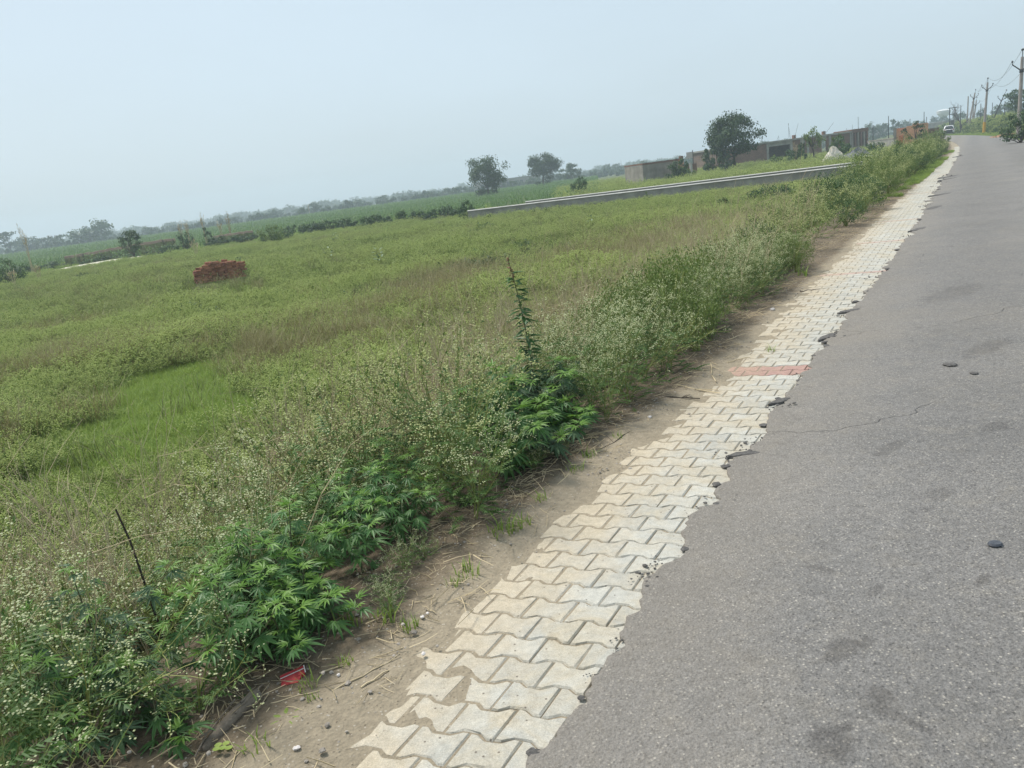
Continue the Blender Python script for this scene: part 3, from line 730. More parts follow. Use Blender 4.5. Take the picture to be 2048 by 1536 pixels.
def bare_twig_mesh(seed, H, nb=6, r=0.004):
    g = np.random.default_rng(seed); mb = MB()
    def br(o, d, L, r_, dep):
        n = 4; pts = [o]
        for i in range(n): d = norm(d + g.normal(0, .13, 3) + np.array([0, 0, .05])); pts.append(pts[-1] + d * L / n)
        mb.tube(pts, r_, r_ * .45, 4 if dep == 0 else 3, 0, g.random())
        if dep < 3:
            for k in range((nb, 4, 3)[dep]):
                u = g.uniform(.3, 1); p = pts[min(int(u * n), n)]
                br(p, norm(d + g.normal(0, .55, 3)), L * g.uniform(.35, .6), r_ * .5, dep + 1)
    br(np.array([0, 0, -.05]), norm(np.array([g.normal(0, .15), g.normal(0, .15), 1])), H * .75, r, 0)
    return mb

def grass_tuft_mesh(seed, H, n, R_, w=0.004, seedhead=False):
    g = np.random.default_rng(seed); mb = MB()
    for i in range(n):
        a = g.uniform(0, 6.28); rr = R_ * math.sqrt(g.random()); o = np.array([math.cos(a) * rr, math.sin(a) * rr, -.01])
        b = g.uniform(0, 6.28); ln = H * g.uniform(.5, 1.1); out = ln * g.uniform(.15, .75); dv = np.array([math.cos(b), math.sin(b), 0]); sd = np.array([-dv[1], dv[0], 0]) * w * g.uniform(.7, 1.4)
        m1 = o + dv * out * .3 + np.array([0, 0, ln * .55]); tip = o + dv * out + np.array([0, 0, ln * g.uniform(.75, 1)])
        t = g.random()
        mb.poly([o - sd, o + sd, m1 + sd * .8, m1 - sd * .8], 0, t); mb.poly([m1 - sd * .8, m1 + sd * .8, tip], 0, t)
        if seedhead and g.random() < .5: head(mb, tip, w * 2.2, .9)
    return mb

def maize_mesh(seed, H):
    g = np.random.default_rng(seed); mb = MB()
    mb.tube([(0, 0, -.05), (g.normal(0, .03), g.normal(0, .03), H * .5), (g.normal(0, .05), g.normal(0, .05), H * .95)], .012, .006, 4, 0, .4)
    for i in range(8):
        a = g.uniform(0, 6.28); dv = np.array([math.cos(a), math.sin(a), 0]); sd = np.array([-dv[1], dv[0], 0]) * .035
        z0 = H * (.12 + .8 * i / 8); L = g.uniform(.4, .65); o = np.array([0, 0, z0]); t = g.random()
        p1 = o + dv * L * .4 + np.array([0, 0, L * .4]); p2 = o + dv * L + np.array([0, 0, L * .1])
        mb.poly([o - sd * .5, o + sd * .5, p1 + sd, p1 - sd], 0, t); mb.poly([p1 - sd, p1 + sd, p2], 0, t)
    return mb

def leafy_mesh(seed, H, R_, n, lw, stems=5, dome=True):
    """Shrub: wood and leaves scattered in clumps through an uneven volume."""
    g = np.random.default_rng(seed); wd, lf = MB(), MB(); cl = []
    for i in range(max(9, n // 70)):
        a = g.uniform(0, 6.28); rr = R_ * math.sqrt(g.random()) * .9; z = H * (.2 + .75 * g.random() * (1 - .55 * (rr / R_) ** 2))
        cl.append((np.array([math.cos(a) * rr, math.sin(a) * rr, z]), g.uniform(.16, .32) * min(R_, H)))
    for i in range(min(len(cl), stems + 6)):
        wd.tube(bez(np.array([g.normal(0, .05), g.normal(0, .05), -.1]), np.array([0, 0, cl[i][0][2] * .5]), cl[i][0], 4), .02 * H, .005 * H, 4, 0, .4)
    for i in range(n):
        c, r_ = cl[g.integers(len(cl))]; d = norm(g.normal(0, 1, 3)); p = c + d * r_ * g.uniform(.45, 1.1)
        if p[2] < .02: p[2] = abs(p[2]) + .02
        nrm = norm(d * .6 + g.normal(0, .6, 3) + np.array([0, 0, .4])); sd = side_of(nrm, None); f = norm(np.cross(nrm, sd)); k = lw * g.uniform(.6, 1.35); t = g.random()
        lf.poly([p - f * k, p + sd * k * .5, p + f * k, p - sd * k * .5], 0, t)
    return wd, lf

def tree_mesh(seed, H, W, trunk=0.28, n=3000, lw=0.16, clumps=34, sq=1.0, tr=0.03, low=0.0):
    """Tapered trunk with limbs reaching into uneven clumps of leaves with gaps between."""
    g = np.random.default_rng(seed); wd, lf = MB(), MB()
    ctop = np.array([g.normal(0, .04) * W, g.normal(0, .04) * W, H * trunk])
    tp = bez(np.array([0, 0, -.3]), np.array([g.normal(0, .05) * W, g.normal(0, .05) * W, H * trunk * .5]), ctop, 5)
    wd.tube(tp, tr * H, tr * H * .6, 7, 0, .5)
    cz = H * (trunk * .75 + (1 - trunk * .75) * .52); rz = H * (1 - trunk * .75) * .5 * sq; cl = []
    for i in range(clumps):
        d = norm(g.normal(0, 1, 3)); d[2] = d[2] if d[2] > -.75 else -d[2] * .3
        q = g.uniform(.5, 1.0) ** .6
        lump = 1 + .22 * math.sin(3 * math.atan2(d[1], d[0]) + seed) * (1 - abs(d[2]))
        c = np.array([d[0] * W * .5 * q * lump, d[1] * W * .5 * q * lump, cz + d[2] * rz * q * .92]); cl.append((c, g.uniform(.09, .17) * W))
    for c, r_ in cl[:min(14, clumps)]:
        m_ = ctop + (c - ctop) * .5 + np.array([0, 0, -.04 * H]); wd.tube(bez(ctop, m_, c, 5), tr * H * .38, tr * H * .07, 4, 0, .5)
    if low > 0:
        for i in range(int(clumps * low)):
            a = g.uniform(0, 6.28); cl.append((np.array([math.cos(a) * W * .22, math.sin(a) * W * .22, H * g.uniform(.04, trunk + .1)]), .1 * W))
    per = n // len(cl)
    for c, r_ in cl:
        ct = g.uniform(-.22, .22); r_ *= 1.2
        for i in range(per):
            d = norm(g.normal(0, 1, 3)); p = c + d * np.array([1.15, 1.15, .8]) * r_ * g.uniform(.3, 1.08)
            nrm = norm(d * .5 + g.normal(0, .6, 3) + np.array([0, 0, .5])); sd = side_of(nrm, None); f = norm(np.cross(nrm, sd)); k = lw * g.uniform(.55, 1.3)
            lf.poly([p - f * k, p + sd * k * .6, p + f * k, p - sd * k * .6], 0, min(1, max(0, .5 + ct + g.normal(0, .22))))
    return wd, lf

# ================================================================ HAZE
mh, nth = mat('haze'); oh = nd(nth, 'ShaderNodeOutputMaterial'); pv = nd(nth, 'ShaderNodeVolumePrincipled')
pv.inputs['Color'].default_value = (0.70, 0.82, 0.905, 1); pv.inputs['Density'].default_value = 0.0012; pv.inputs['Anisotropy'].default_value = 0.2
nth.links.new(pv.outputs[0], oh.inputs['Volume'])
mb = MB(); mb.box((0, 0, 14.5), (1900, 1900, 35)); tag(mb.build('haze', mh), kind='stuff')

# ================================================================ SCATTERED GROUND COVER (nobody could count it)
def source(mb_list, name):
    """Several meshes joined into one unlinked plant used by the scatter below."""
    me = bpy.data.meshes.new(name); vs, fs, ms, ts = [], [], [], []
    mats = []
    for mb, mt in mb_list:
        n = len(vs); vs += mb.v; fs += [tuple(i + n for i in f) for f in mb.f]; ms += [len(mats)] * len(mb.f); ts += mb.t; mats.append(mt)
    me.from_pydata(vs, [], fs)
    for mt in mats: me.materials.append(mt)
    me.polygons.foreach_set('material_index', ms)
    a = me.attributes.new('tint', 'FLOAT', 'FACE'); a.data.foreach_set('value', ts); me.update()
    return bpy.data.objects.new(name, me)

def scatter(name, srcs, pts, scl, label=None):
    me = bpy.data.meshes.new(name); N = len(pts); me.vertices.add(N); me.vertices.foreach_set('co', np.asarray(pts, np.float32).ravel())
    a = me.attributes.new('rot', 'FLOAT_VECTOR', 'POINT'); r_ = np.zeros((N, 3), np.float32); r_[:, 2] = rng.uniform(0, 6.28, N); r_[:, 0] = rng.normal(0, .1, N); r_[:, 1] = rng.normal(0, .1, N); a.data.foreach_set('vector', r_.ravel())
    a = me.attributes.new('size', 'FLOAT', 'POINT'); a.data.foreach_set('value', np.asarray(scl, np.float32))
    a = me.attributes.new('pick', 'INT', 'POINT'); a.data.foreach_set('value', rng.integers(0, len(srcs), N).astype(np.int32))
    me.update()
    o = link(name, me); tag(o, kind='stuff')
    ng = bpy.data.node_groups.new(name, 'GeometryNodeTree'); ng.is_modifier = True
    ng.interface.new_socket('Geometry', in_out='INPUT', socket_type='NodeSocketGeometry'); ng.interface.new_socket('Geometry', in_out='OUTPUT', socket_type='NodeSocketGeometry')
    N_ = ng.nodes.new; gi = N_('NodeGroupInput'); go = N_('NodeGroupOutput'); ip = N_('GeometryNodeInstanceOnPoints'); gti = N_('GeometryNodeGeometryToInstance')
    for s_ in srcs:
        oi = N_('GeometryNodeObjectInfo'); oi.inputs['Object'].default_value = s_; oi.inputs['As Instance'].default_value = False
        ng.links.new(oi.outputs['Geometry'], gti.inputs[0])
    def attr(nm, ty):
        k = N_('GeometryNodeInputNamedAttribute'); k.data_type = ty; k.inputs['Name'].default_value = nm; return k.outputs['Attribute']
    ng.links.new(gi.outputs[0], ip.inputs['Points']); ng.links.new(gti.outputs[0], ip.inputs['Instance']); ip.inputs['Pick Instance'].default_value = True
    ng.links.new(attr('pick', 'INT'), ip.inputs['Instance Index']); ng.links.new(attr('rot', 'FLOAT_VECTOR'), ip.inputs['Rotation']); ng.links.new(attr('size', 'FLOAT'), ip.inputs['Scale'])
    ng.links.new(ip.outputs[0], go.inputs[0])
    md = o.modifiers.new('scatter', 'NODES'); md.node_group = ng
    return o

def polar_pts(n, r1, r2, a1=-46, a2=36):
    r_ = np.sqrt(rng.uniform(r1 * r1, r2 * r2, n)); a = rng.uniform(R(a1), R(a2), n)
    return r_ * np.sin(a), r_ * np.cos(a)

GRASS_C = [(ground(290, 800, ZF), 2.6, 0.9), (ground(90, 850, ZF), 1.6, 0.8), (ground(420, 745, ZF), 1.1, .8)]
GC = ground(290, 800, ZF)
def in_bright(x, y):
    p = [ground(500, 728, ZF), ground(510, 850, ZF), ground(370, 980, ZF), ground(150, 1030, ZF), ground(40, 950, ZF), ground(95, 842, ZF), ground(250, 768, ZF)]
    inside = np.zeros(len(x), bool); j = len(p) - 1
    xx = x + 1.3 * fbm(x * .9, y * .9, 3) + rng.normal(0, .24, len(x)); yy = y + 1.3 * fbm(x * .9 + 40, y * .9, 3) + rng.normal(0, .24, len(x))
    for i in range(len(p)):
        cond = ((p[i][1] > yy) != (p[j][1] > yy)) & (xx < (p[j][0] - p[i][0]) * (yy - p[i][1]) / (p[j][1] - p[i][1] + 1e-9) + p[i][0])
        inside ^= cond; j = i
    return inside
STK = ground(440, 568, ZF)            # brick stack
SANDP = [ground(100, 547, ZF), ground(215, 525, ZF), ground(620, 468, ZF), ground(160, 536, ZF)]
WL = spot(930, 55.5); WR = spot(1737, 49.5)
def wall_side(x, y):
    d = WR - WL; return (d[0] * (y - WL[1]) - d[1] * (x - WL[0])) / np.hypot(*d)
def keep_field(x, y, nmax=-2.6):
    s, n = to_sn(x, y)
    k = n < nmax
    k &= ~((np.abs(x - STK[0] * (y / STK[1])) < 1.15) & (y > STK[1] - 2.2) & (y < STK[1] + .9))
    for q, rr in zip(SANDP, (3.2, 3.6, 2.4, 2.0)): k &= ((x - q[0]) ** 2 + ((y - q[1]) * .6) ** 2) > (rr * (0.7 + .5 * rng.random(len(x)))) ** 2
    w = wall_side(x, y); k &= ~((w > -0.3) & (w < 0.35) & (x > WL[0] - .5)); k &= ~((w > 5.0) & (w < 5.9) & (x > WL[0] + 2))
    return k
def zt_(x, y): return terrain(x, y)

wsrc = [source([(a, M['weed_stem']), (b, M['weed_leaf_far']), (c, M['flower_far'])], 'field_weed_plant') for a, b, c in (weed(200 + k, .55, .36, 10, 5, 2, 3, .0115, 8, False) for k in range(6))]
tallsrc = [source([(a, M['dark_leaf']), (b, M['dark_leaf'])], 'dark_weed_plant') for a, b in (leafy_mesh(220 + k, .5, .34, 150, .05) for k in range(4))]
drysrc = [source([(grass_tuft_mesh(230 + k, .62, 70, .22, .0035, True), M['dry_grass'])], 'dry_grass_tuft') for k in range(4)]
grsrc = [source([(grass_tuft_mesh(240 + k, .24, 90, .20, .0045), M['grass'])], 'green_grass_tuft') for k in range(4)]
mzsrc = [source([(maize_mesh(250 + k, 1.2), M['maize'])], 'maize_plant') for k in range(4)]

# field weeds
X1, Y1 = polar_pts(17000, 3.0, 24); X2, Y2 = polar_pts(26000, 20, 70); 
X = np.concatenate([X1, X2]); Y = np.concatenate([Y1, Y2])
ib = in_bright(X, Y); k = keep_field(X, Y) & (~ib | (rng.random(len(X)) < .14)); X, Y, ib = X[k], Y[k], ib[k]
pick = fbm(X * .14, Y * .14, 3) + .28 * rng.normal(0, 1, len(X))
kd = pick > .62                                          # dry patches
pick2 = fbm(X * .2 + 60, Y * .2 + 9, 3) + .12 * rng.normal(0, 1, len(X)); kk = (pick2 > .48) & ~kd   # dark leafy patches
w_ = ~kd & ~kk
sc_ = rng.uniform(.5, 1.1, len(X)) * (0.85 + .5 * fbm(X * .45 + 5, Y * .45, 3)); sc_ = np.where(ib, .35, sc_)
nearp = sum(in_bright(X + dx, Y + dy).astype(float) for dx, dy in ((1.1, 0), (-1.1, 0), (0, 1.3), (0, -1.3), (.6, .6), (-.6, .6), (.6, -.6), (-.6, -.6))) / 8; sc_ = sc_ * (1 - .5 * nearp); sc_ = np.clip(sc_, .3, 1.4) * np.where(np.hypot(X, Y) < 9, .8, 1) * np.where((np.abs(X - STK[0] * (Y / STK[1])) < 1.4) & (Y > STK[1] - 8) & (Y < STK[1]), .5, 1)
P = np.stack([X, Y, zt_(X, Y)], 1)
scatter('field_weeds', wsrc, P[w_], sc_[w_])
scatter('dark_weeds', tallsrc, P[kk], sc_[kk] * .9)
# reddish dry grass by the bright patch and in other patches
Xd, Yd = [], []
for (px, py, sx, sy, n_) in ((270, 690, 2.8, 1.6, 170), (560, 690, 1.8, 1.3, 110), (190, 720, 2.2, 1.0, 110), (1130, 640, 1.2, 1.0, 130), (1240, 500, 2.4, 3.5, 200), (1390, 455, 2.4, 4.0, 260), (700, 620, 2.5, 1.6, 90), (1000, 560, 3, 4, 160)):
    q = ground(px, py, ZF + .3); Xd.append(q[0] + rng.normal(0, sx * .5, n_)); Yd.append(q[1] + rng.normal(0, sy * .6, n_))
Xd = np.concatenate(Xd + [X[kd]]); Yd = np.concatenate(Yd + [Y[kd]]); k = keep_field(Xd, Yd) & ~in_bright(Xd, Yd); Xd, Yd = Xd[k], Yd[k]
scatter('dry_grass', drysrc, np.stack([Xd, Yd, zt_(Xd, Yd)], 1), rng.uniform(.7, 1.2, len(Xd)))
# taller olive grass stalks all through the meadow
olsrc = [source([(grass_tuft_mesh(245 + k, .6, 34, .24, .0042, True), M['olive_grass'])], 'olive_grass_tuft') for k in range(3)]
Xo, Yo = polar_pts(9000, 3.2, 55); ko = keep_field(Xo, Yo) & (~in_bright(Xo, Yo) | (rng.random(len(Xo)) < .25)) & (fbm(Xo * .3 + 20, Yo * .3, 3) + .3 * rng.normal(0, 1, len(Xo)) > .05); Xo, Yo = Xo[ko], Yo[ko]
scatter('olive_grass', olsrc, np.stack([Xo, Yo, zt_(Xo, Yo)], 1), rng.uniform(.6, 1.15, len(Xo)))
# bright short grass: the open patch, and sprinkled between the weeds
Xg = rng.uniform(GC[0] - 6, GC[0] + 4, 14000); Yg = rng.uniform(GC[1] - 5, GC[1] + 4, 14000); k = in_bright(Xg, Yg); Xg, Yg = Xg[k], Yg[k]
X3, Y3 = polar_pts(9000, 3.0, 40); k = keep_field(X3, Y3); X3, Y3 = X3[k], Y3[k]
X4, Y4 = polar_pts(5000, 58, 100, -44, 0); k = keep_field(X4, Y4); X4, Y4 = X4[k], Y4[k]
Xg = np.concatenate([Xg, X3, X4]); Yg = np.concatenate([Yg, Y3, Y4])
scatter('grass', grsrc, np.stack([Xg, Yg, zt_(Xg, Yg)], 1), np.concatenate([rng.uniform(.6, 1.05, len(Xg) - len(X4)), rng.uniform(1.2, 2.2, len(X4))]))
# beyond the low walls: pale weedy ground up to the sheds
X, Y = polar_pts(8000, 52, 135, 5, 36); s_, n_ = to_sn(X, Y); k = (n_ < -3) & (wall_side(X, Y) > 6.2); X, Y = X[k], Y[k]
scatter('rough_weeds', wsrc + grsrc, np.stack([X, Y, zt_(X, Y)], 1), rng.uniform(.9, 2.0, len(X)))
# maize field beyond the meadow
X, Y = polar_pts(32000, 66, 260, -44, 8)
k = (np.hypot(X, Y) > 80 - 12 * sstep(-12, 0, np.degrees(np.arctan2(X, Y))) + 14 * sstep(-20, -45, np.degrees(np.arctan2(X, Y))) ) & (rng.random(len(X)) < np.clip(1.2 - np.hypot(X, Y) / 330, .2, 1))
X, Y = X[k], Y[k]
scatter('maize_crop', mzsrc, np.stack([X, Y, zt_(X, Y)], 1), rng.uniform(.8, 1.1, len(X)) * np.clip(np.hypot(X, Y) / 150, .85, 1.1))
# right-hand bank: rough green growth above the road
ss2 = rng.uniform(30, 210, 3800); rr2 = 0.35 + 9 * rng.random(3800) ** 1.3; n2 = n_edge(ss2) + ROADW + rr2; X, Y = to_xy(ss2, n2)
scatter('bank_weeds', tallsrc + wsrc[:2], np.stack([X, Y, zt_(X, Y)], 1), np.clip(rr2 / 2.2, .45, 2.2) * rng.uniform(.7, 1.3, len(X)))
ss2 = rng.uniform(24, 190, 5000); n2 = n_edge(ss2) + ROADW + rng.uniform(-.05, 1.6, 5000); X, Y = to_xy(ss2, n2)
scatter('bank_grass', grsrc, np.stack([X, Y, zt_(X, Y)], 1), rng.uniform(.5, 1.1, len(X)))
# low grass and seedlings at the foot of the far verge (s > 18)
ss2 = rng.uniform(17, 62, 1500); n2 = n_pav(ss2) - .02 - np.abs(rng.normal(0, .35, 1500)); kq = fbm(ss2 * .35, n2 * 2, 3) > -.05; ss2, n2 = ss2[kq], n2[kq]; X, Y = to_xy(ss2, n2)
scatter('verge_grass', grsrc, np.stack([X, Y, np.full(len(X), 0.0)], 1), rng.uniform(.25, .6, len(X)))
# ground litter under the verge weeds: stalks, chips, pebbles
lit = []
for k in range(4):
    g = np.random.default_rng(300 + k); mb = MB()
    for i in range(16):
        a = g.uniform(0, 6.28); o = np.array([g.normal(0, .09), g.normal(0, .09), g.uniform(.002, .02)]); L_ = g.uniform(.03, .16); d = np.array([math.cos(a), math.sin(a), g.normal(0, .12)])
        mb.tube([o, o + d * L_ * .5 + g.normal(0, .006, 3), o + d * L_], .0022, .0012, 3, 0, g.random())
    lit.append(source([(mb, M['dry_twig'])], 'litter_stalks'))
for k in range(2):
    g = np.random.default_rng(320 + k); mb = MB()
    for i in range(14): blob(mb, (g.normal(0, .12), g.normal(0, .12), .002), g.uniform(.003, .010), 330 + i + 50 * k, .6, 0, 0)
    lit.append(source([(mb, M['stone'])], 'litter_pebbles'))
ss2 = np.concatenate([rng.uniform(-3, 7, 320), rng.uniform(7, 26, 260)]); n2 = n_weed(ss2) - .06 + rng.normal(0, .16, len(ss2)); X, Y = to_xy(ss2, n2)
scatter('plant_litter', lit[:4], np.stack([X, Y, np.full(len(X), .004)], 1), rng.uniform(.5, 1.3, len(X)))
ss2 = rng.uniform(-3, 10, 260); n2 = n_pav(ss2) - .1 - rng.random(260) * .55; X, Y = to_xy(ss2, n2)
scatter('pebbles', lit[4:], np.stack([X, Y, np.full(len(X), .008)], 1), rng.uniform(.4, 1.1, len(X)))

# crumbs of asphalt strewn along the broken edge
crm = []
for k in range(3):
    g = np.random.default_rng(370 + k); mb = MB()
    for i in range(10): blob(mb, (g.normal(0, .03), g.normal(0, .05), .002), g.uniform(.003, .011), 380 + i + 50 * k, .55, 0, 0)
    crm.append(source([(mb, M['tar'])], 'edge_crumbs'))
s2 = np.concatenate([rng.normal(0, .12, 26) + rng.choice([-1.6, -.9, -.2, .5, 1.3, 2.2, 3.1, 4.2], 26), rng.uniform(5, 30, 40)]); n2 = np.array([edge_n(v) for v in s2]) - np.abs(rng.normal(0, .018, len(s2))); X, Y = to_xy(s2, n2)
scatter('asphalt_crumbs', crm, np.stack([X, Y, np.full(len(X), .006)], 1), rng.uniform(.5, 1.2, len(X)) * (1 + s2.clip(0) / 25))

# dead stalks standing through the verge weeds and the near meadow
dst = []
def stalk_mesh(seed, H, n):
    g = np.random.default_rng(seed); mb = MB()
    for i in range(n):
        o = np.append(g.normal(0, .10, 2), -.05); d = norm(np.append(g.normal(0, .28, 2), 1)); L_ = H * g.uniform(.6, 1.1); pts = [o + d * L_ * u + np.append(g.normal(0, .012, 2), 0) for u in np.linspace(0, 1, 5)]; t = g.random(); mb.tube(pts, .0024, .0010, 3, 0, t)
        for k in range(5):
            p = pts[2 + k % 3]; e = p + norm(d + g.normal(0, .5, 3)) * L_ * g.uniform(.12, .3); mb.tube([p, (p + e) / 2 + g.normal(0, .008, 3), e], .0013, .0006, 3, 0, t)
            for q in range(2): e2 = e + norm(d + g.normal(0, .7, 3)) * .07; mb.poly([e, e + np.array([.0012, .0012, 0]), e2], 0, t)
    return mb
for k in range(4): dst.append(source([(stalk_mesh(390 + k, .95, 6), M['dry_twig'])], 'dead_stalks'))
s2 = np.concatenate([rng.uniform(-3.2, 1.2, 95), rng.uniform(.3, 3, 70), rng.uniform(3, 14, 170)]); n2 = np.concatenate([-2.7 + rng.normal(0, .5, 95), -2.4 + rng.normal(0, .35, 70), -2.9 + rng.normal(0, .7, 170)]); X, Y = to_xy(s2, n2); k = ~in_bright(X, Y); X, Y, s2 = X[k], Y[k], s2[k]
X5, Y5 = polar_pts(900, 5, 40); k = keep_field(X5, Y5) & ~in_bright(X5, Y5) & (fbm(X5 * .2 + 3, Y5 * .2 + 8, 2) > 0); X5, Y5 = X5[k], Y5[k]
scatter('dead_stalks', dst, np.stack([np.concatenate([X, X5]), np.concatenate([Y, Y5]), zt_(np.concatenate([X, X5]), np.concatenate([Y, Y5]))], 1), np.concatenate([rng.uniform(.85, 1.25, len(X)) * (1 + .02 * s2.clip(0)), rng.uniform(.5, .8, len(X5))]))
# weeds grown up against the foot of the nearer low wall
tt = rng.random(420); W2 = WL[None] + (WR - WL)[None] * tt[:, None] + np.stack([rng.normal(0, .2, 420), -.7 - np.abs(rng.normal(0, .5, 420))], 1); scatter('wall_foot_weeds', wsrc + tallsrc[:1], np.stack([W2[:, 0], W2[:, 1], zt_(W2[:, 0], W2[:, 1])], 1), rng.uniform(.5, .95, 420) * (1.25 - .4 * tt))

# ================================================================ VERGE PLANTS, ONE BY ONE
def sn_of(px, py, z=0.0):
    q = ground(px, py, z); s_, n_ = to_sn(*q); return float(s_), float(n_)
def gz(x, y):
    s_, n_ = to_sn(x, y); z = float(terrain(x, y))
    return max(z, -0.005 if n_ > -1.15 else z + 0.03)
NEARV = [weed(400 + k, H, Rr, 13, 6, 3, 4, .0047, 44, True) for k, (H, Rr) in enumerate(((.85, .46), (.78, .42), (.92, .5), (.7, .44), (.88, .40), (.8, .5)))]
NEARD = [(a.data('stem', [M['weed_stem']]), b.data('foliage', [M['weed_leaf']]), c.data('flower_heads', [M['flower']])) for a, b, c in NEARV]
MIDV = [weed(420 + k, 1.1, .58, 13, 5, 3, 3, .0085, 16, False) for k in range(5)]
M['flower_mid'] = leaf_mat('pale_flower_mid', (0.38, 0.42, 0.15), (0.58, 0.60, 0.30), 0.15, rough=0.8)
M['weed_leaf_mid'] = leaf_mat('weed_leaf_mid', (0.058, 0.120, 0.026), (0.195, 0.270, 0.066))
MIDD = [(a.data('stem', [M['weed_stem']]), b.data('foliage', [M['weed_leaf_mid']]), c.data('flower_heads', [M['flower_mid']])) for a, b, c in MIDV]
def mid_leafy(k, mt, n=4200, H=1.15, R_=.62, lw=.0165):
    a, b = leafy_mesh(440 + k, H, R_, n, lw); return a.data('stem', [M['weed_stem']]), b.data('foliage', [mt])
NEARY = [(a, b, c.copy()) for a, b, c in NEARD[:3]]
for q in NEARY: q[2].materials[0] = M['flower_mid']
GREEND = [mid_leafy(k, M['yellow_leaf']) for k in range(3)] + [mid_leafy(5 + k, M['dark_leaf'], 3600, 1.1, .6, .019) for k in range(2)]
BR = [(9, 1.0)]
placed = []
def bush(x, y, sc, parts, name, label, cat, group, zs=1.0, z=None):
    r_ = empty(name, (x, y, gz(x, y) if z is None else z), rng.uniform(0, 6.28), label, cat, group)
    r_.scale = (sc, sc, sc * zs)
    for me, nm in zip(parts, ('stem', 'foliage', 'flower_heads')):
        o = link(nm, me, r_)
        if nm == 'flower_heads': o['kind'] = 'stuff'
    return r_
def zone(s_, n_, row):
    L = ((-1.9, 'at the nearest corner'), (-1.45, 'by the dead log'), (-1.05, 'by the red packet'), (-.6, 'by the wrinkled stone'), (-.1, 'by the broad-bladed seedling'), (.45, 'by the thick grass tuft'), (1.0, 'before the tall stalk'), (1.6, 'by the tall stalk'), (2.2, 'past the tall stalk'), (2.8, 'by the fallen branch'), (3.4, 'at the first red band'), (4.2, 'by the forked stem'), (5.2, 'past the forked stem'), (6.4, 'well before the second red band'), (7.4, 'just before the second red band'), (9, 'at the second red band'), (12, 'by the third red band'), (16, 'past the third red band'), (22, 'by the fourth red band'), (30, 'beyond the fourth red band'), (42, 'far along the path'), (999, 'near the road bend'))
    a = next(t for k, t in L if s_ < k)
    b = ('at the dirt edge', 'in the second row', 'on the meadow side', 'low toward the meadow')[min(row, 3)]
    return a, b
CLUMPS = ((430, 1010, 650, 1370), (660, 880, 840, 1010), (975, 690, 1150, 860), (120, 1150, 265, 1330))
def hides_hemp(x, y, sc):
    s_, n_ = to_sn(x, y)
    for hh in (.25, .5, .75):
        p = np.array([x, y, gz(x, y) + hh * sc - EYE]); d = p @ cf
        if d < .2: return 1.0
        u = CX + FPX * (p @ cr) / d; v = CY - FPX * (p @ cu) / d
        for a, b, c, e in CLUMPS:
            if a < u < c and b < v < e and n_ > -1.75: return (0.0 if n_ > -1.25 else .36) if a == 430 else (.5 if a == 120 else (.3 if n_ > -1.25 else (.5 if a == 975 else .58)))
    return 1.0
def visible(x, y, z=0.4): return in_view(x, y, z, 160)
def top_on(px, py, n_):
    """Where the sight line of a photograph point crosses the strip n_ metres left of the road edge: s and height there."""
    d = ray(px, py); t = (n_ + float(E0 @ RN)) / (d[0] * RN[0] + d[1] * RN[1]); x, y, z = d[0] * t, d[1] * t, EYE + d[2] * t
    s_, _ = to_sn(x, y); return float(s_), float(z)
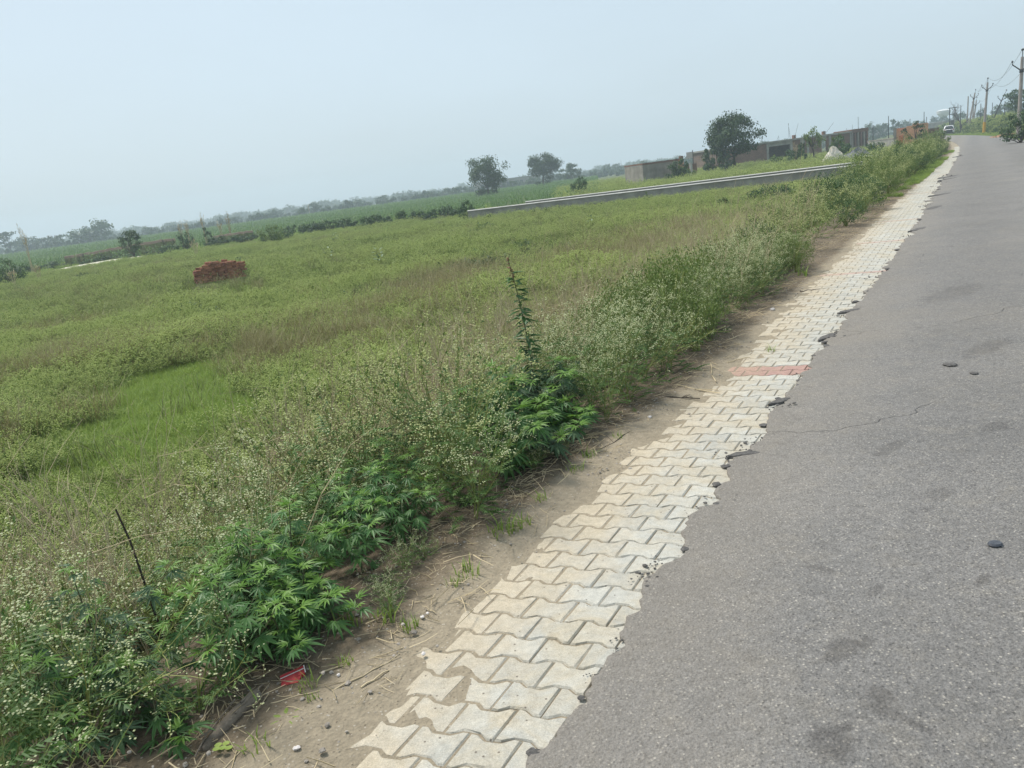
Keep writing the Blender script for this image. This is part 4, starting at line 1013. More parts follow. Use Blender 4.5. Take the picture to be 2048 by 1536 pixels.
HEMP = [  # px, py of the top, base s, n, H, leaf key, branches, label
    (560, 1015, -1.02, -1.40, .80, 'hemp_leaf', 6, 'leafy hemp plant with bright green fans, tallest of the low clump by the red packet'),
    (470, 1085, -1.25, -1.50, .72, 'hemp_leaf', 6, 'bushy hemp plant at the outer side of the bright clump near the red packet'),
    (600, 1130, -0.98, -1.22, .58, 'hemp_leaf', 5, 'hemp plant with yellow-green tips standing just behind the red packet'),
    (520, 1180, -1.2, -1.25, .50, 'hemp_leaf', 5, 'low spreading hemp plant over the dead log'),
    (640, 1000, -0.82, -1.60, .85, 'hemp_leaf', 4, 'slim hemp plant with two tiers of fans behind the bright clump'),
    (430, 1150, -1.42, -1.36, .60, 'hemp_leaf', 4, 'hemp plant among the white flowers between bright clump and dusky stalks'),
    (160, 1130, -1.75, -1.75, 1.02, 'hemp_dusky', 4, 'tall dusky hemp stalk with drooping fans in the white-flowered weeds'),
    (210, 1240, -1.80, -1.50, .78, 'hemp_dusky', 5, 'dusky hemp plant with a yellowing leaf leaning over the shaded foot of the verge'),
    (290, 1430, -1.78, -1.22, .24, 'hemp_leaf', 2, 'small young hemp sprout low in the shade under the dusky stalks'),
    (225, 1350, -1.88, -1.32, .40, 'hemp_dusky', 3, 'short hemp plant at the bare stems under the dusky stalks'),
    (745, 900, -0.30, -1.55, .88, 'hemp_leaf', 6, 'hemp plant with fine pale fans midway along the near verge'),
    (690, 950, -0.55, -1.60, .78, 'hemp_leaf', 5, 'hemp plant left of the fine pale fans midway along the near verge'),
    (800, 980, -0.20, -1.35, .62, 'hemp_leaf', 4, 'low hemp plant under the fine pale fans midway along the near verge'),
    (1040, 720, 1.15, -1.50, 1.10, 'hemp_dusky', 8, 'big bushy dark hemp plant under the tall rust-tipped stalk'),
    (1085, 790, 1.25, -1.25, .85, 'hemp_leaf', 6, 'hemp plant with long drooping fans on the dirt side of the tall stalk'),
    (1000, 800, .9, -1.55, .85, 'hemp_dusky', 6, 'dense blue-green hemp plant next to the yellow-flowered weed mound'),
    (1130, 760, 1.6, -1.60, .95, 'hemp_dusky', 6, 'dark hemp plant on the far side of the tall stalk'),
    (1300, 590, 4.2, -2.1, 1.25, 'hemp_dusky', 7, 'tall dark hemp plant behind the round green weed mound'),
    (1240, 640, 3.0, -2.0, 1.15, 'hemp_dusky', 6, 'hazy blue-green hemp plant between tall stalk and round weed mound'),
    (1380, 580, 5.3, -2.0, 1.15, 'hemp_dusky', 6, 'dark hemp plant over the shaded hollow past the round weed mound'),
    (500, 1060, 0, -1.55, .6, 'hemp_leaf', 6, 'hemp plant at the back of the bright clump, wide pale fans'),
    (585, 1075, 0, -1.28, .6, 'hemp_leaf', 6, 'hemp plant in the middle of the bright clump with dense fans'),
    (450, 1130, 0, -1.22, .6, 'hemp_leaf', 5, 'hemp plant at the dirt side of the bright clump, outer end'),
    (620, 1190, 0, -1.10, .5, 'hemp_leaf', 5, 'low hemp plant overhanging the red packet'),
    (545, 1250, 0, -1.10, .4, 'hemp_leaf', 4, 'lowest hemp plant of the bright clump over the bare soil'),
    (700, 1010, 0, -1.25, .5, 'hemp_leaf', 5, 'hemp plant at the foot of the two-tiered slim one'),
    (770, 940, 0, -1.3, .5, 'hemp_leaf', 6, 'hemp plant right under the fine pale fans'),
    (1060, 830, 0, -1.15, .5, 'hemp_dusky', 6, 'low dark hemp plant at the dirt edge under the tall stalk'),
    (1005, 735, 0, -1.42, .9, 'hemp_leaf', 8, 'broad bushy hemp plant hugging the tall stalk, outer side'),
    (1085, 725, 0, -1.42, .9, 'hemp_dusky', 8, 'broad bushy hemp plant hugging the tall stalk, road side'),
    (1120, 800, 0, -1.15, .7, 'hemp_leaf', 7, 'hemp plant overhanging the dirt edge past the tall stalk'),
    (1010, 820, 0, -1.18, .7, 'hemp_leaf', 7, 'hemp plant overhanging the dirt edge before the tall stalk'),
    (60, 1330, -2.15, -1.55, .62, 'hemp_leaf', 3, 'hemp plant with pale new tip among white flower heads'),
]
hp = []
for i, (px, py, s_, n_, H, key, nb, lab) in enumerate(HEMP):
    s_, zt2 = top_on(px, py, n_); x, y = (float(v) for v in to_xy(s_, n_)); H = max(.22, zt2 - gz(x, y))
    hemp_plant(500 + i, H, lab, x, y, gz(x, y), key, nb, .16 + .10 * H if key != 'hemp_dusky' else .22 + .12 * H, .9 if s_ < .6 else 1.25); hp.append((s_, n_, H))
# tall stalk with a rusty seed head
s_, ztt = top_on(1033, 516, -1.55); x, y = (float(v) for v in to_xy(s_, -1.55)); r_ = empty('tall_stalk', (x, y, gz(x, y)), 0, 'tall leafy stalk with rust-brown seed head rising above the hemp', 'weed stalk')
mb = MB(); top = np.array([-.06, .02, ztt - gz(x, y)]); pth = bez(np.array([0, 0, -.05]), np.array([.05, 0, top[2] * .5]), top, 10); mb.tube(pth, .007, .0022, 5, 0, .3); mb.build('stem', M['hemp_stem'], r_)
mb = MB(); g = np.random.default_rng(7)
for i in range(170):
    f = g.uniform(1.2, 8.3); k = int(f); o = np.array(pth[k]) * (1 - f + k) + np.array(pth[min(k + 1, 9)]) * (f - k); a = g.uniform(0, 6.28)
    small_leaf(mb, o, norm(np.array([math.cos(a), math.sin(a), g.uniform(-.4, .4)])), g.uniform(.08, .15) * (1.25 - .06 * f), .017, g.random() * .6)
mb.build('foliage', M['hemp_leaf'], r_)
M['rust_seed'] = leaf_mat('rusty_seed', (0.13, 0.06, 0.03), (0.24, 0.12, 0.06), 0.0)
mb = MB()
for i in range(34): head(mb, np.array(pth[8]) * 1.0 + (np.array(pth[9]) - np.array(pth[8])) * g.uniform(-.1, 1.1) + g.normal(0, .008, 3), .008, g.random())
mb.build('seed_head', M['rust_seed'], r_)

def near_hemp(s_, n_, r_):
    return any((s_ - a) ** 2 + (n_ - b) ** 2 < (r_ + .05 * h) ** 2 for a, b, h in hp)
cnt = 0
def size_word(k): return 'small' if k < .9 else ('middling' if k < 1.02 else 'tall')
for row, (n0, sp) in enumerate(((-1.08, .25), (-1.42, .29), (-1.92, .34), (-2.4, .42), (-2.9, .55))):
    s_ = -4.6
    while s_ < 9.0:
        s2 = s_ + rng.normal(0, .07); n2 = n0 + (float(n_weed(s2)) + 1.0) + rng.normal(0, .09); s_ += sp * rng.uniform(.85, 1.2)
        x, y = (float(v) for v in to_xy(s2, n2))
        if not visible(x, y): continue
        if near_hemp(s2, n2, .07): continue
        tuck = hides_hemp(x, y, .85)
        if tuck == 0.0: continue
        a, b = zone(s2, n2, row)
        sc = rng.uniform(.82, 1.1) * (1.0 if row > 0 else .76) * (1 - .010 * max(s2, 0)) * (.85 if row >= 3 else 1) * tuck * (1 + .38 * float(fbm(s2 * .9, n2 * .9 + 4, 2)))
        yellow = s2 > 3.5 and rng.random() < .3
        ymound = -.2 < s2 < 1.0 and row in (1, 2)
        if ymound: sc *= 1.12
        if 3.6 < s2 < 5.0 and row in (1, 2): yellow = True; sc *= 1.15
        parts = GREEND[rng.integers(3)] if yellow else (NEARY[rng.integers(3)] if ymound else NEARD[rng.integers(6)])
        if yellow: bush(x, y, sc * .72, parts, 'weed_bush', f'{size_word(sc)} leafy yellow-green weed bush {b} {a}', 'weed', f'leafy weed bushes {b} {a}')
        else: bush(x, y, sc, parts, 'flowering_weed', f'{size_word(sc / (.76 if row == 0 else 1))} white-flowered weed {b} {a}', 'weed', f'white-flowered weeds {b} {a}')
        cnt += 1
far_n = 0
for row, (n0, sp) in enumerate(((-1.25, .62), (-1.9, .72), (-2.7, .9))):
    s_ = 9.0
    while s_ < 64:
        s2 = s_ + rng.normal(0, .1); n2 = n0 + (float(n_weed(s2)) + 1.0) + rng.normal(0, .14); s_ += sp * rng.uniform(.85, 1.2) * (1 + s_ / 42)
        x, y = (float(v) for v in to_xy(s2, n2))
        if not visible(x, y): continue
        a, b = zone(s2, n2, row); u = rng.random()
        sc = rng.uniform(.85, 1.12) * (.78 if row == 0 else 1.0) * (.84 + .018 * (min(s2, 32) - 9) - .010 * max(0, s2 - 40)) * (1 + .3 * float(fbm(s2 * .4, n2 * .6 + 4, 2)))
        if u < .62: bush(x, y, sc, MIDD[rng.integers(5)], 'flowering_weed', f'{size_word(sc)} yellow-green weed with pale heads {b} {a}', 'weed', f'pale-flowered weeds {b} {a}')
        elif u < .84: bush(x, y, sc, GREEND[rng.integers(3)], 'weed_bush', f'{size_word(sc)} leafy yellow-green weed bush {b} {a}', 'weed', f'leafy weed bushes {b} {a}')
        else: bush(x, y, sc, GREEND[3 + rng.integers(2)], 'weed_bush', f'{size_word(sc)} dark green weed bush {b} {a}', 'weed', f'dark weed bushes {b} {a}')
        far_n += 1
print('verge', cnt, far_n)

# dead branching stems standing out of the weeds
TW = [bare_twig_mesh(600 + k, 1.0, 6, .005).data('dead_weed', [M['dry_twig']]) for k in range(5)]
TWD = bare_twig_mesh(606, 1.0, 5, .005).data('dead_weed', [M['dark_twig']])
for i, (px, py, s_, n_, H, lab, grp) in enumerate((
    (500, 690, -.35, -2.95, 1.05, 'pale dead stem branching over the bright grass patch, tallest there', None), (570, 690, -.1, -2.8, 1.0, 'pale dead stem beside the tallest one over the bright grass patch', None),
    (430, 740, -.7, -3.0, .85, 'thin dead weed skeleton at the corner of the bright grass', None), (640, 720, .15, -2.6, .9, 'bare pale twigs in the dry thicket', 'dry thicket of pale twigs'), (690, 700, .35, -2.6, .95, 'bare pale twigs in the dry thicket', 'dry thicket of pale twigs'),
    (740, 700, .5, -2.4, .95, 'bare pale twigs in the dry thicket', 'dry thicket of pale twigs'), (720, 760, .3, -2.2, .8, 'bare pale twigs in the dry thicket', 'dry thicket of pale twigs'), (660, 790, .0, -2.25, .8, 'bare pale twigs in the dry thicket', 'dry thicket of pale twigs'),
    (600, 830, -.3, -2.2, .75, 'bare pale twigs in the dry thicket', 'dry thicket of pale twigs'), (180, 900, -1.55, -2.5, .85, 'pale dead stem forking near the grass patch foot', None), (30, 1000, -1.95, -2.3, .85, 'long pale bent dead stem arching among the flowers', None),
    (80, 860, -1.7, -2.9, .9, 'grey dead weed skeleton before the dry grass', None), (950, 680, 1.1, -2.2, 1.0, 'beige brittle twigs behind the yellow-flowered mound', 'beige twigs behind the flowered mound'), (1000, 660, 1.4, -2.3, 1.05, 'beige brittle twigs behind the yellow-flowered mound', 'beige twigs behind the flowered mound'),
    (900, 690, .8, -2.3, .95, 'beige brittle twigs behind the yellow-flowered mound', 'beige twigs behind the flowered mound'), (1330, 480, 5.5, -3.2, 1.2, 'pinkish dry stems standing behind the verge', 'dry stems behind the verge'), (1400, 470, 7.5, -3.3, 1.25, 'pinkish dry stems standing behind the verge', 'dry stems behind the verge'),
    (1440, 450, 8.5, -3.2, 1.3, 'pinkish dry stems standing behind the verge', 'dry stems behind the verge'), (1380, 480, 6.6, -3.0, 1.2, 'pinkish dry stems standing behind the verge', 'dry stems behind the verge'))):
    s_, zt2 = top_on(px, py, n_); x, y = (float(v) for v in to_xy(s_, n_)); H = max(.5, (zt2 - gz(x, y)) * 1.02); o = link('dead_weed', TW[i % 5]); tag(o, lab, 'dead weed', grp); o.location = (x, y, gz(x, y) - .02); o.scale = (H,) * 3; o.rotation_euler = (rng.normal(0, .1), rng.normal(0, .1), rng.uniform(0, 6.28))
x, y = (float(v) for v in to_xy(-1.28, -1.95)); mb = MB(); mb.tube([(0, 0, -.1), (-.02, 0, .3), (-.05, .02, .62), (-.075, .02, .78)], .0065, .004, 5, 0, .3)
o = mb.build('dead_stalk', M['dark_twig']); o.location = (x, y, gz(x, y)); tag(o, 'straight blackened dead stalk standing among white-flowered weeds', 'dead stalk')

# ================================================================ SMALL THINGS ON THE DIRT
tuft = [grass_tuft_mesh(620 + k, .10, 22, .05, .0030).data('grass_tuft', [M['grass']]) for k in range(4)]
for i, (px, py, sc, lab) in enumerate(((700, 1250, 1.1, 'grass tuft by the wrinkled stone on the dirt'), (770, 1240, 1.2, 'arching grass tuft between dry stalks and the pale strip'), (820, 1255, .9, 'small grass tuft out on the pale dirt'), (935, 1150, 1.1, 'grass tuft with a broad blade midway along the dirt'), (910, 1170, .8, 'broad-bladed seedling beside a grass tuft'),
    (1000, 1070, 1.3, 'thick grass tuft at the weed edge by a yellow leaf'), (1025, 1060, 1.1, 'grass tuft joined to the thick one at the weed edge'), (1040, 1050, 1.0, 'upright grass tuft beyond the thick one'), (1085, 1000, 1.0, 'grass tuft below the drooping hemp'), (1150, 945, 1.0, 'grass tuft beside a dry branch'), (1180, 915, .9, 'grass tuft where the dirt narrows'),
    (510, 1500, .9, 'grass tuft at the nearest end of the dirt'), (620, 1400, .6, 'thin grass blades in the litter'), (615, 1375, .8, 'grass blade cluster near the red packet'), (690, 1330, .7, 'lone grass blades by the torn white scrap'), (1235, 875, .7, 'low green seedling on the open dirt'), (1605, 552, 2.2, 'low green weed patch at the weed edge far along'), (1540, 700, .8, 'faint grass tuft by the fallen stems'))):
    s_, n_ = sn_of(px, py, .0); x, y = ground(px, py, .01); o = link('grass_tuft', tuft[i % 4]); tag(o, lab, 'grass tuft'); o.location = (x, y, .0); o.scale = (sc,) * 3; o.rotation_euler.z = rng.uniform(0, 6)
# feathery seedling and clover sprout
x, y = ground(573, 1440, .01); r_ = empty('fern_seedling', (x, y, .0), 0, 'feathery bright green seedling on the near dirt', 'seedling'); g = np.random.default_rng(4)
for k in range(7):
    mb = MB(); a = k * .9; d = norm(np.array([math.cos(a), math.sin(a), .55])); lobed_leaf(mb, np.array([0, 0, .012]), d, .055, .028, 11, .5 + .3 * g.random(), .9); mb.build('leaf', M['grass'], r_)
x, y = ground(448, 1505, .01); r_ = empty('clover_sprout', (x, y, .0), 0, 'round-leaved sprout at the nearest weed foot', 'seedling')
for k in range(5):
    mb = MB(); a = k * 1.3; c = np.array([math.cos(a) * .02, math.sin(a) * .02, .025 + .004 * k]); mb.tube([(0, 0, 0), c], .0009, .0007, 3)
    mb.mesh([c] + [c + np.array([math.cos(t) * .013, math.sin(t) * .011, .002]) for t in np.linspace(0, 6.28, 9)[:-1]], [(0, 1 + j, 1 + (j + 1) % 8) for j in range(8)], 0, .7); mb.build('leaf', M['grass'], r_)
# crushed red packet
x, y = ground(584, 1352, .02); r_ = empty('crushed_packet', (x, y, .016), .5, 'crushed red packet with pale stripes under the hemp', 'litter')
mb = MB(); mb.mesh([(-.045, -.012, 0), (.045, -.018, .006), (.05, .016, .018), (-.04, .02, .012), (-.045, -.012, -.012), (.045, -.018, -.01), (.05, .016, -.008), (-.04, .02, -.01)], [(0, 1, 2, 3), (0, 4, 5, 1), (1, 5, 6, 2), (2, 6, 7, 3), (3, 7, 4, 0)]); mb.build('packet_body', M['red_card'], r_)
mb = MB(); mb.mesh([(-.043, .003, .0082), (.047, -.001, .0142), (.0475, .003, .0155), (-.0425, .0065, .0095)], [(0, 1, 2, 3)]); mb.build('pale_stripe', M['white_card'], r_)
mb = MB(); mb.mesh([(.0455, -.018, .0075), (.05, -.018, .008), (.054, .016, .019), (.0502, .016, .019)], [(0, 1, 2, 3)]); mb.build('pale_stripe', M['white_card'], r_)
mb = MB(); mb.mesh([(-.05, -.03, .002), (.01, -.042, -.004), (.03, -.02, .004), (-.04, -.012, .008), (-.05, -.03, -.012), (.01, -.042, -.014), (.03, -.02, -.01)], [(0, 1, 2, 3), (0, 4, 5, 1), (1, 5, 6, 2)]); mb.build('flap', M['red_card'], r_)
# dead log
x, y = ground(470, 1432, .02); mb = MB(); g = np.random.default_rng(9)
d1 = np.array(ground(405, 1500, .02)) - np.array([x, y]); d2 = np.array(ground(515, 1392, .02)) - np.array([x, y])
mb.tube([(d1[0], d1[1], .012), (d1[0] * .5, d1[1] * .5, .022), (0, 0, .024), (d2[0] * .6, d2[1] * .6, .024), (d2[0], d2[1], .018)], .020, .027, 9, 0, .5, True)
for k in range(6):
    q = (k - 2.5) / 6; o = d1 * -q * 2 if q < 0 else d2 * q * 2; o = np.array([o[0] + g.normal(0, .012), o[1] + g.normal(0, .012), .04]); dd = norm(np.array([d2[0], d2[1], 0]) + g.normal(0, .02, 3)); mb.tube([o - dd * .07, o + dd * .07], .004, .003, 4)
o = mb.build('dead_log', M['deadwood'], smooth=True); o.location = (x, y, 0); tag(o, 'grey weathered piece of dead log lying at the weed foot', 'log')
# fallen sticks
for i, (a, b, r_, mt, lab) in enumerate((((722, 1376), (778, 1340), .0042, 'sticky', 'short straw-coloured stick lying on the dark dirt'), ((640, 1350), (808, 1298), .003, 'dry_twig', 'long dry stalk slanting toward the wrinkled stone'), ((660, 1385), (800, 1310), .003, 'dry_twig', 'dry stalk under the long slanting one'),
    ((1330, 765), (1440, 788), .006, 'dry_twig', 'dry branch reaching out of the weeds onto the dirt'), ((1330, 795), (1400, 798), .006, 'dark_twig', 'dark dry branch below the one reaching from the weeds'), ((1418, 700), (1432, 765), .006, 'dry_twig', 'pale forked stem end on the dirt'), ((1425, 690), (1490, 668), .005, 'dry_twig', 'thin stick on the dirt past the forked stem'),
    ((1440, 660), (1500, 640), .005, 'dark_twig', 'dark fallen stem at the weed edge'), ((1455, 725), (1500, 715), .004, 'dry_twig', 'stick lying across the dirt toward the pavers'), ((1160, 925), (1265, 860), .004, 'dark_twig', 'long dark dry branch along the weed edge'), ((1080, 1000), (1180, 905), .0045, 'dry_twig', 'beige dry branch along the weed edge'),
    ((480, 1500), (540, 1420), .003, 'dry_twig', 'curved dry stem on the nearest dirt'), ((850, 1165), (905, 1120), .003, 'dry_twig', 'thin dry stem in the shade of the weeds'), ((1600, 583), (1640, 578), .006, 'dark_twig', 'dark stick at the weed edge far along'), ((540, 1410), (640, 1385), .0025, 'dry_twig', 'thin pale straw lying below the packet'), ((560, 1470), (640, 1420), .0025, 'dry_twig', 'thin straw beside the feathery seedling'))):
    p, q = ground(*a, .01), ground(*b, .01); g = np.random.default_rng(700 + i); mb = MB(); L_ = np.linalg.norm(q - p)
    pts = [np.array([*(q - p) * u, .004 + g.uniform(0, .012)]) + np.append(g.normal(0, .03 * L_, 2) * math.sin(u * 3.14), 0) for u in np.linspace(0, 1, 6)]
    mb.tube(pts, r_, r_ * .6, 6, 0, .8, True)
    if L_ > .25:
        for k in range(3): o = pts[1 + k]; mb.tube([o, o + np.append(g.normal(0, .05, 2), .015) + (np.array(pts[-1]) - pts[0]) * .15], r_ * .5, r_ * .3, 4, 0, .6)
    o = mb.build('fallen_stick', M['dry_twig' if mt == 'sticky' else mt]); o.location = (p[0], p[1], .004); tag(o, lab, 'stick')
# stones and scraps
for i, (px, py, r_, mt, lab) in enumerate(((828, 1267, .016, 'stone', 'wrinkled dark grey stone beside a grass tuft'), (847, 1309, .012, 'white_card', 'small mauve square scrap on the dirt'), (593, 1498, .011, 'white_card', 'round white pebble on the nearest dirt'), (645, 1503, .013, 'stone', 'pale pebble beside the round white one'), (695, 1368, .011, 'stone', 'pale stone stuck at the tip of a dry stalk'), (677, 1352, .010, 'white_card', 'torn white scrap in the litter'), (605, 1400, .011, 'stone', 'mauve stone chip below the packet'), (845, 1235, .009, 'white_card', 'white chip by the grass tufts'), (855, 1228, .008, 'white_card', 'white chip touching another chip by the grass tufts'), (740, 1385, .008, 'stone', 'little pebble near the straw-coloured stick'), (1180, 912, .014, 'stone', 'pebble by the dry branch'), (1300, 835, .014, 'white_card', 'flat pale chip on the open dirt'), (1545, 620, .03, 'white_card', 'pale chip on dirt past the fallen stems'), (1378, 829, .012, 'stone', 'pebble near the paver edge before the red band'))):
    x, y = ground(px, py, .012); mb = MB(); blob(mb, (0, 0, 0), r_, 800 + i, .6); o = mb.build('pebble' if 'scrap' not in lab else 'paper_scrap', M[mt]); o.location = (x, y, .014 + .2 * r_); tag(o, lab, 'pebble' if 'scrap' not in lab else 'scrap')
# flattened metal cap and grey lump on the road
x, y = ground(1990, 1093, .05); s_, n_ = sn_of(1990, 1093, .05); mb = MB(); K = 20
mb.mesh([(math.cos(t) * .024, math.sin(t) * .019, .003) for t in np.linspace(0, 6.28, K + 1)[:-1]] + [(math.cos(t) * .029, math.sin(t) * .024, -.004) for t in np.linspace(0, 6.28, K + 1)[:-1]], [tuple(range(K))] + [(j, j + K, (j + 1) % K + K, (j + 1) % K) for j in range(K)])
o = mb.build('metal_disc', M['metal_cap']); o.location = (x, y, road_z(s_, n_) + .011); tag(o, 'flattened dark metal disc pressed into the asphalt', 'metal disc')
for (px, py, lab) in ((1900, 727, 'dark oval blot of tar standing proud of the road'), (1948, 745, 'smaller dark tar blot beside the oval one')):
    x, y = ground(px, py, .06); s_, n_ = sn_of(px, py, .06); mb = MB(); blob(mb, (0, 0, 0), .05 if px < 1920 else .03, px, .12, 0, 2); o = mb.build('tar_blot', M['tar'], smooth=True); o.location = (x, y, road_z(s_, n_) + .006); tag(o, lab, 'tar blot')

# ================================================================ MEADOW THINGS
# brick stack: every outer brick an object
r_ = empty('brick_stack', (STK[0], STK[1], ZF + .14), -math.atan2(STK[0], STK[1]) + .10, 'stack of red fired bricks standing in the weedy meadow', 'brick stack')
bl, bw, bh = .23, .11, .078
def brick_mesh(frog_shade):
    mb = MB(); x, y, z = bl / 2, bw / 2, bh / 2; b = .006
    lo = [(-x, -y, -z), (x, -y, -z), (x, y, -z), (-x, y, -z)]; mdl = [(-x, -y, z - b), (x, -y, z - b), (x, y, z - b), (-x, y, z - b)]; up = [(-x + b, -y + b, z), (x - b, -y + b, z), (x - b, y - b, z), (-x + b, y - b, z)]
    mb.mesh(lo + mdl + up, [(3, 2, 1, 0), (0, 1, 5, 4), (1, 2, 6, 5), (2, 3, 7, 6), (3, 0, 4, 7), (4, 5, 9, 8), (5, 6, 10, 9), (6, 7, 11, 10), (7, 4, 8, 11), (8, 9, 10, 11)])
    return mb.data('brick', [M['brick_frog_shade' if frog_shade else 'brick']])
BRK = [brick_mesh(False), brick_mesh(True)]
g = np.random.default_rng(12); nb = 0
W_ = 1.75; D_ = .75; top_of = lambda u: (9 if -.35 < u < .02 or .3 < u < .55 else 8) if -.62 < u < .78 else (6 if u < -.82 else 7)
for c in range(12):
    for face in (0, 1, 2):                                # front, back, inner filling of the top
        x = -W_ / 2 + (c % 2) * .06
        while x < W_ / 2:
            turned = g.random() < (.42 if face < 2 else .2); L_ = bw if turned else bl
            u = (x + L_ / 2) / (W_ / 2)
            tp = top_of(u)
            if c < tp and (face < 2 or c >= tp - 2) and not (face == 1 and c < 4):
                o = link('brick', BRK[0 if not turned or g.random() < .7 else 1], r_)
                y = (-D_ / 2 if face == 0 else D_ / 2 if face == 1 else g.uniform(-.08, .08)) + g.normal(0, .024)
                o.location = (x + L_ / 2, y + (.03 if turned and face == 0 else 0), bh / 2 + c * (bh + .006) + .02); o.rotation_euler.z = (math.pi / 2 if turned else 0) + g.normal(0, .035); nb += 1
            x += L_ + g.uniform(.010, .03)
    for sd in (-1, 1):
        for k in range(2):
            if c < 6:
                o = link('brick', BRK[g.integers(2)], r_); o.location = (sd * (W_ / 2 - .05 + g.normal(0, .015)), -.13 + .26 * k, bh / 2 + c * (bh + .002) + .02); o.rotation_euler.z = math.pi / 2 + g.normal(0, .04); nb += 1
print('bricks', nb)
q = ground(513, 553, ZF); o = link('loose_brick', BRK[0]); o.location = (q[0], q[1], ZF + .25); o.rotation_euler = (.2, .1, .5); tag(o, 'single brick lying in the weeds beside the brick stack', 'brick')

# low concrete walls with whitewashed coping
def low_wall(A, B, h, lab, z0=ZF - .2):
    r_ = empty('low_wall', (A[0], A[1], z0), math.atan2(B[1] - A[1], B[0] - A[0]), lab, 'wall'); L_ = float(np.hypot(*(B - A))); nseg = int(L_ / 3.2)
    g = np.random.default_rng(int(L_ * 10))
    for k in range(nseg):
        mb = MB(); x0 = L_ * k / nseg; x1 = L_ * (k + 1) / nseg; mb.box(((x0 + x1) / 2, g.normal(0, .008), h / 2), (x1 - x0 - .015, .2, h)); mb.build('wall_panel', M['concrete'], r_)
        mb = MB(); yy = g.normal(0, .008); pr = [(-.15, h + .003), (.15, h + .003), (.15, h + .03), (.06, h + .075), (-.06, h + .075), (-.15, h + .03)]
        xa, xb2 = x0 + .003, x1 - .003; vs = [(xa, yy + a, b) for a, b in pr] + [(xb2, yy + a, b) for a, b in pr]
        mb.mesh(vs, [(j, j + 6, (j + 1) % 6 + 6, (j + 1) % 6)[::-1] for j in range(6)] + [tuple(range(6)), tuple(range(11, 5, -1))]); mb.build('coping', M['white_cap'], r_)
    return r_
low_wall(WL, WR, 1.06, 'long low grey concrete wall with white coping, the nearer of the two')
dv = (WR - WL) / np.hypot(*(WR - WL)); nv = np.array([-dv[1], dv[0]])
low_wall(WL + nv * 5.4 + dv * 2.2, WR + nv * 5.4 - dv * .3, 1.06, 'long low grey concrete wall with white coping, behind the first one')
A3 = spot(1722, 78); B3 = spot(1782, 72); low_wall(A3, B3, .9, 'short pale low wall beyond the gravel heap')

# pale sandy bare ground
for i, (q, a, b) in enumerate(zip(SANDP, (3.2, 3.8, 2.6, 2.2), (4.2, 4.6, 3.2, 3.0))):
    mb = MB(); K = 22; g = np.random.default_rng(i + 3); rim = []
    for j in range(K):
        t = 2 * math.pi * j / K; k = g.uniform(.75, 1.15); x, y = q[0] + math.cos(t) * a * k, q[1] + math.sin(t) * b * k * 1.2; rim.append((x, y, float(terrain(x, y)) + .05))
    mb.mesh([(q[0], q[1], float(terrain(*q)) + .22)] + rim, [(0, 1 + j, 1 + (j + 1) % K) for j in range(K)]); tag(mb.build('bare_ground', M['sand']), kind='structure')
# brown cut bank at the meadow's edge
def bank(name, pts, D, thick, back=7):
    mb = MB(); L_ = len(pts); g = np.random.default_rng(int(D)); prof = []
    fine = []
    for i in range(L_ - 1):
        for k in range(8): fine.append(np.array(pts[i]) + (np.array(pts[i + 1]) - np.array(pts[i])) * k / 8)
    fine.append(np.array(pts[-1]))
    for px, py in fine:
        q = spot(px, D + g.normal(0, .12)); u = q / np.hypot(*q); z = EYE - (py - hz(px)) * mpp(D) * .99 + g.normal(0, .025)
        prof.append([(*(q - u * .9), ZF - .3), (*(q - u * .25), z - thick), (*q, z - thick * .1), (*(q + u * .5), z), (*(q + u * back), z - .1), (*(q + u * (back + 3)), ZF - .3)])
    n = len(prof[0]); vs = [p for r0_ in prof for p in r0_]
    fs = []; ms = []
    for i in range(len(prof) - 1):
        for j in range(n - 1): fs.append((i * n + j, (i + 1) * n + j, (i + 1) * n + j + 1, i * n + j + 1))
    mb.mesh(vs, fs); mb.m = [0 if (k % (n - 1)) in (1, 2) else 1 for k in range(len(fs))]
    o = mb.build(name, [M['earth'], M['ground']]); return tag(o, kind='structure')
bank('earth_bank', [(120, 509), (160, 503), (230, 491), (318, 477), (345, 474)], 86, .24)
bank('earth_bank', [(420, 470), (450, 465), (500, 459)], 82, .20)

# ================================================================ TREES AND SHRUBS
def tree_thing(name, px, ybase, D, H, W, mesh, label, cat='tree', group=None, zoff=0.0):
    x, y = spot(px, D); z = float(terrain(x, y)) + zoff
    r_ = empty(name, (x, y, z), rng.uniform(0, 6.28), label, cat, group)
    wd, lf, h0, w0 = mesh; r_.scale = (W / w0, W / w0, H / h0)
    link('trunk' if cat == 'tree' else 'stem', wd, r_); link('crown' if cat == 'tree' else 'foliage', lf, r_); return r_
def tm(seed, H, W, mt='tree_leaf', **kw):
    a, b = tree_mesh(seed, H, W, **kw); return a.data('trunk', [M['bark']], True), b.data('crown', [M[mt]]), H, W
def sm(seed, H, R_, n, lw, mt): a, b = leafy_mesh(seed, H, R_, n, lw); return a.data('stem', [M['bark']]), b.data('foliage', [M[mt]]), H, 2 * R_
def top_h(px, ytop, D, z0=ZF): return EYE + (hz(px) - ytop) * mpp(D) - z0
tree_thing('meadow_tree', 974, 388, 150, top_h(974, 312, 150), 7.0, tm(1, 9, 7, n=9000, lw=.17, clumps=70, trunk=.26, low=.25), 'bushy dark tree alone in the maize, left of its pair')
tree_thing('meadow_tree', 1088, 364, 190, top_h(1088, 310, 190), 7.4, tm(2, 8, 7.2, n=8000, lw=.18, clumps=60, trunk=.36, sq=.9, low=.12), 'flat-topped tree with a bare trunk in the maize')
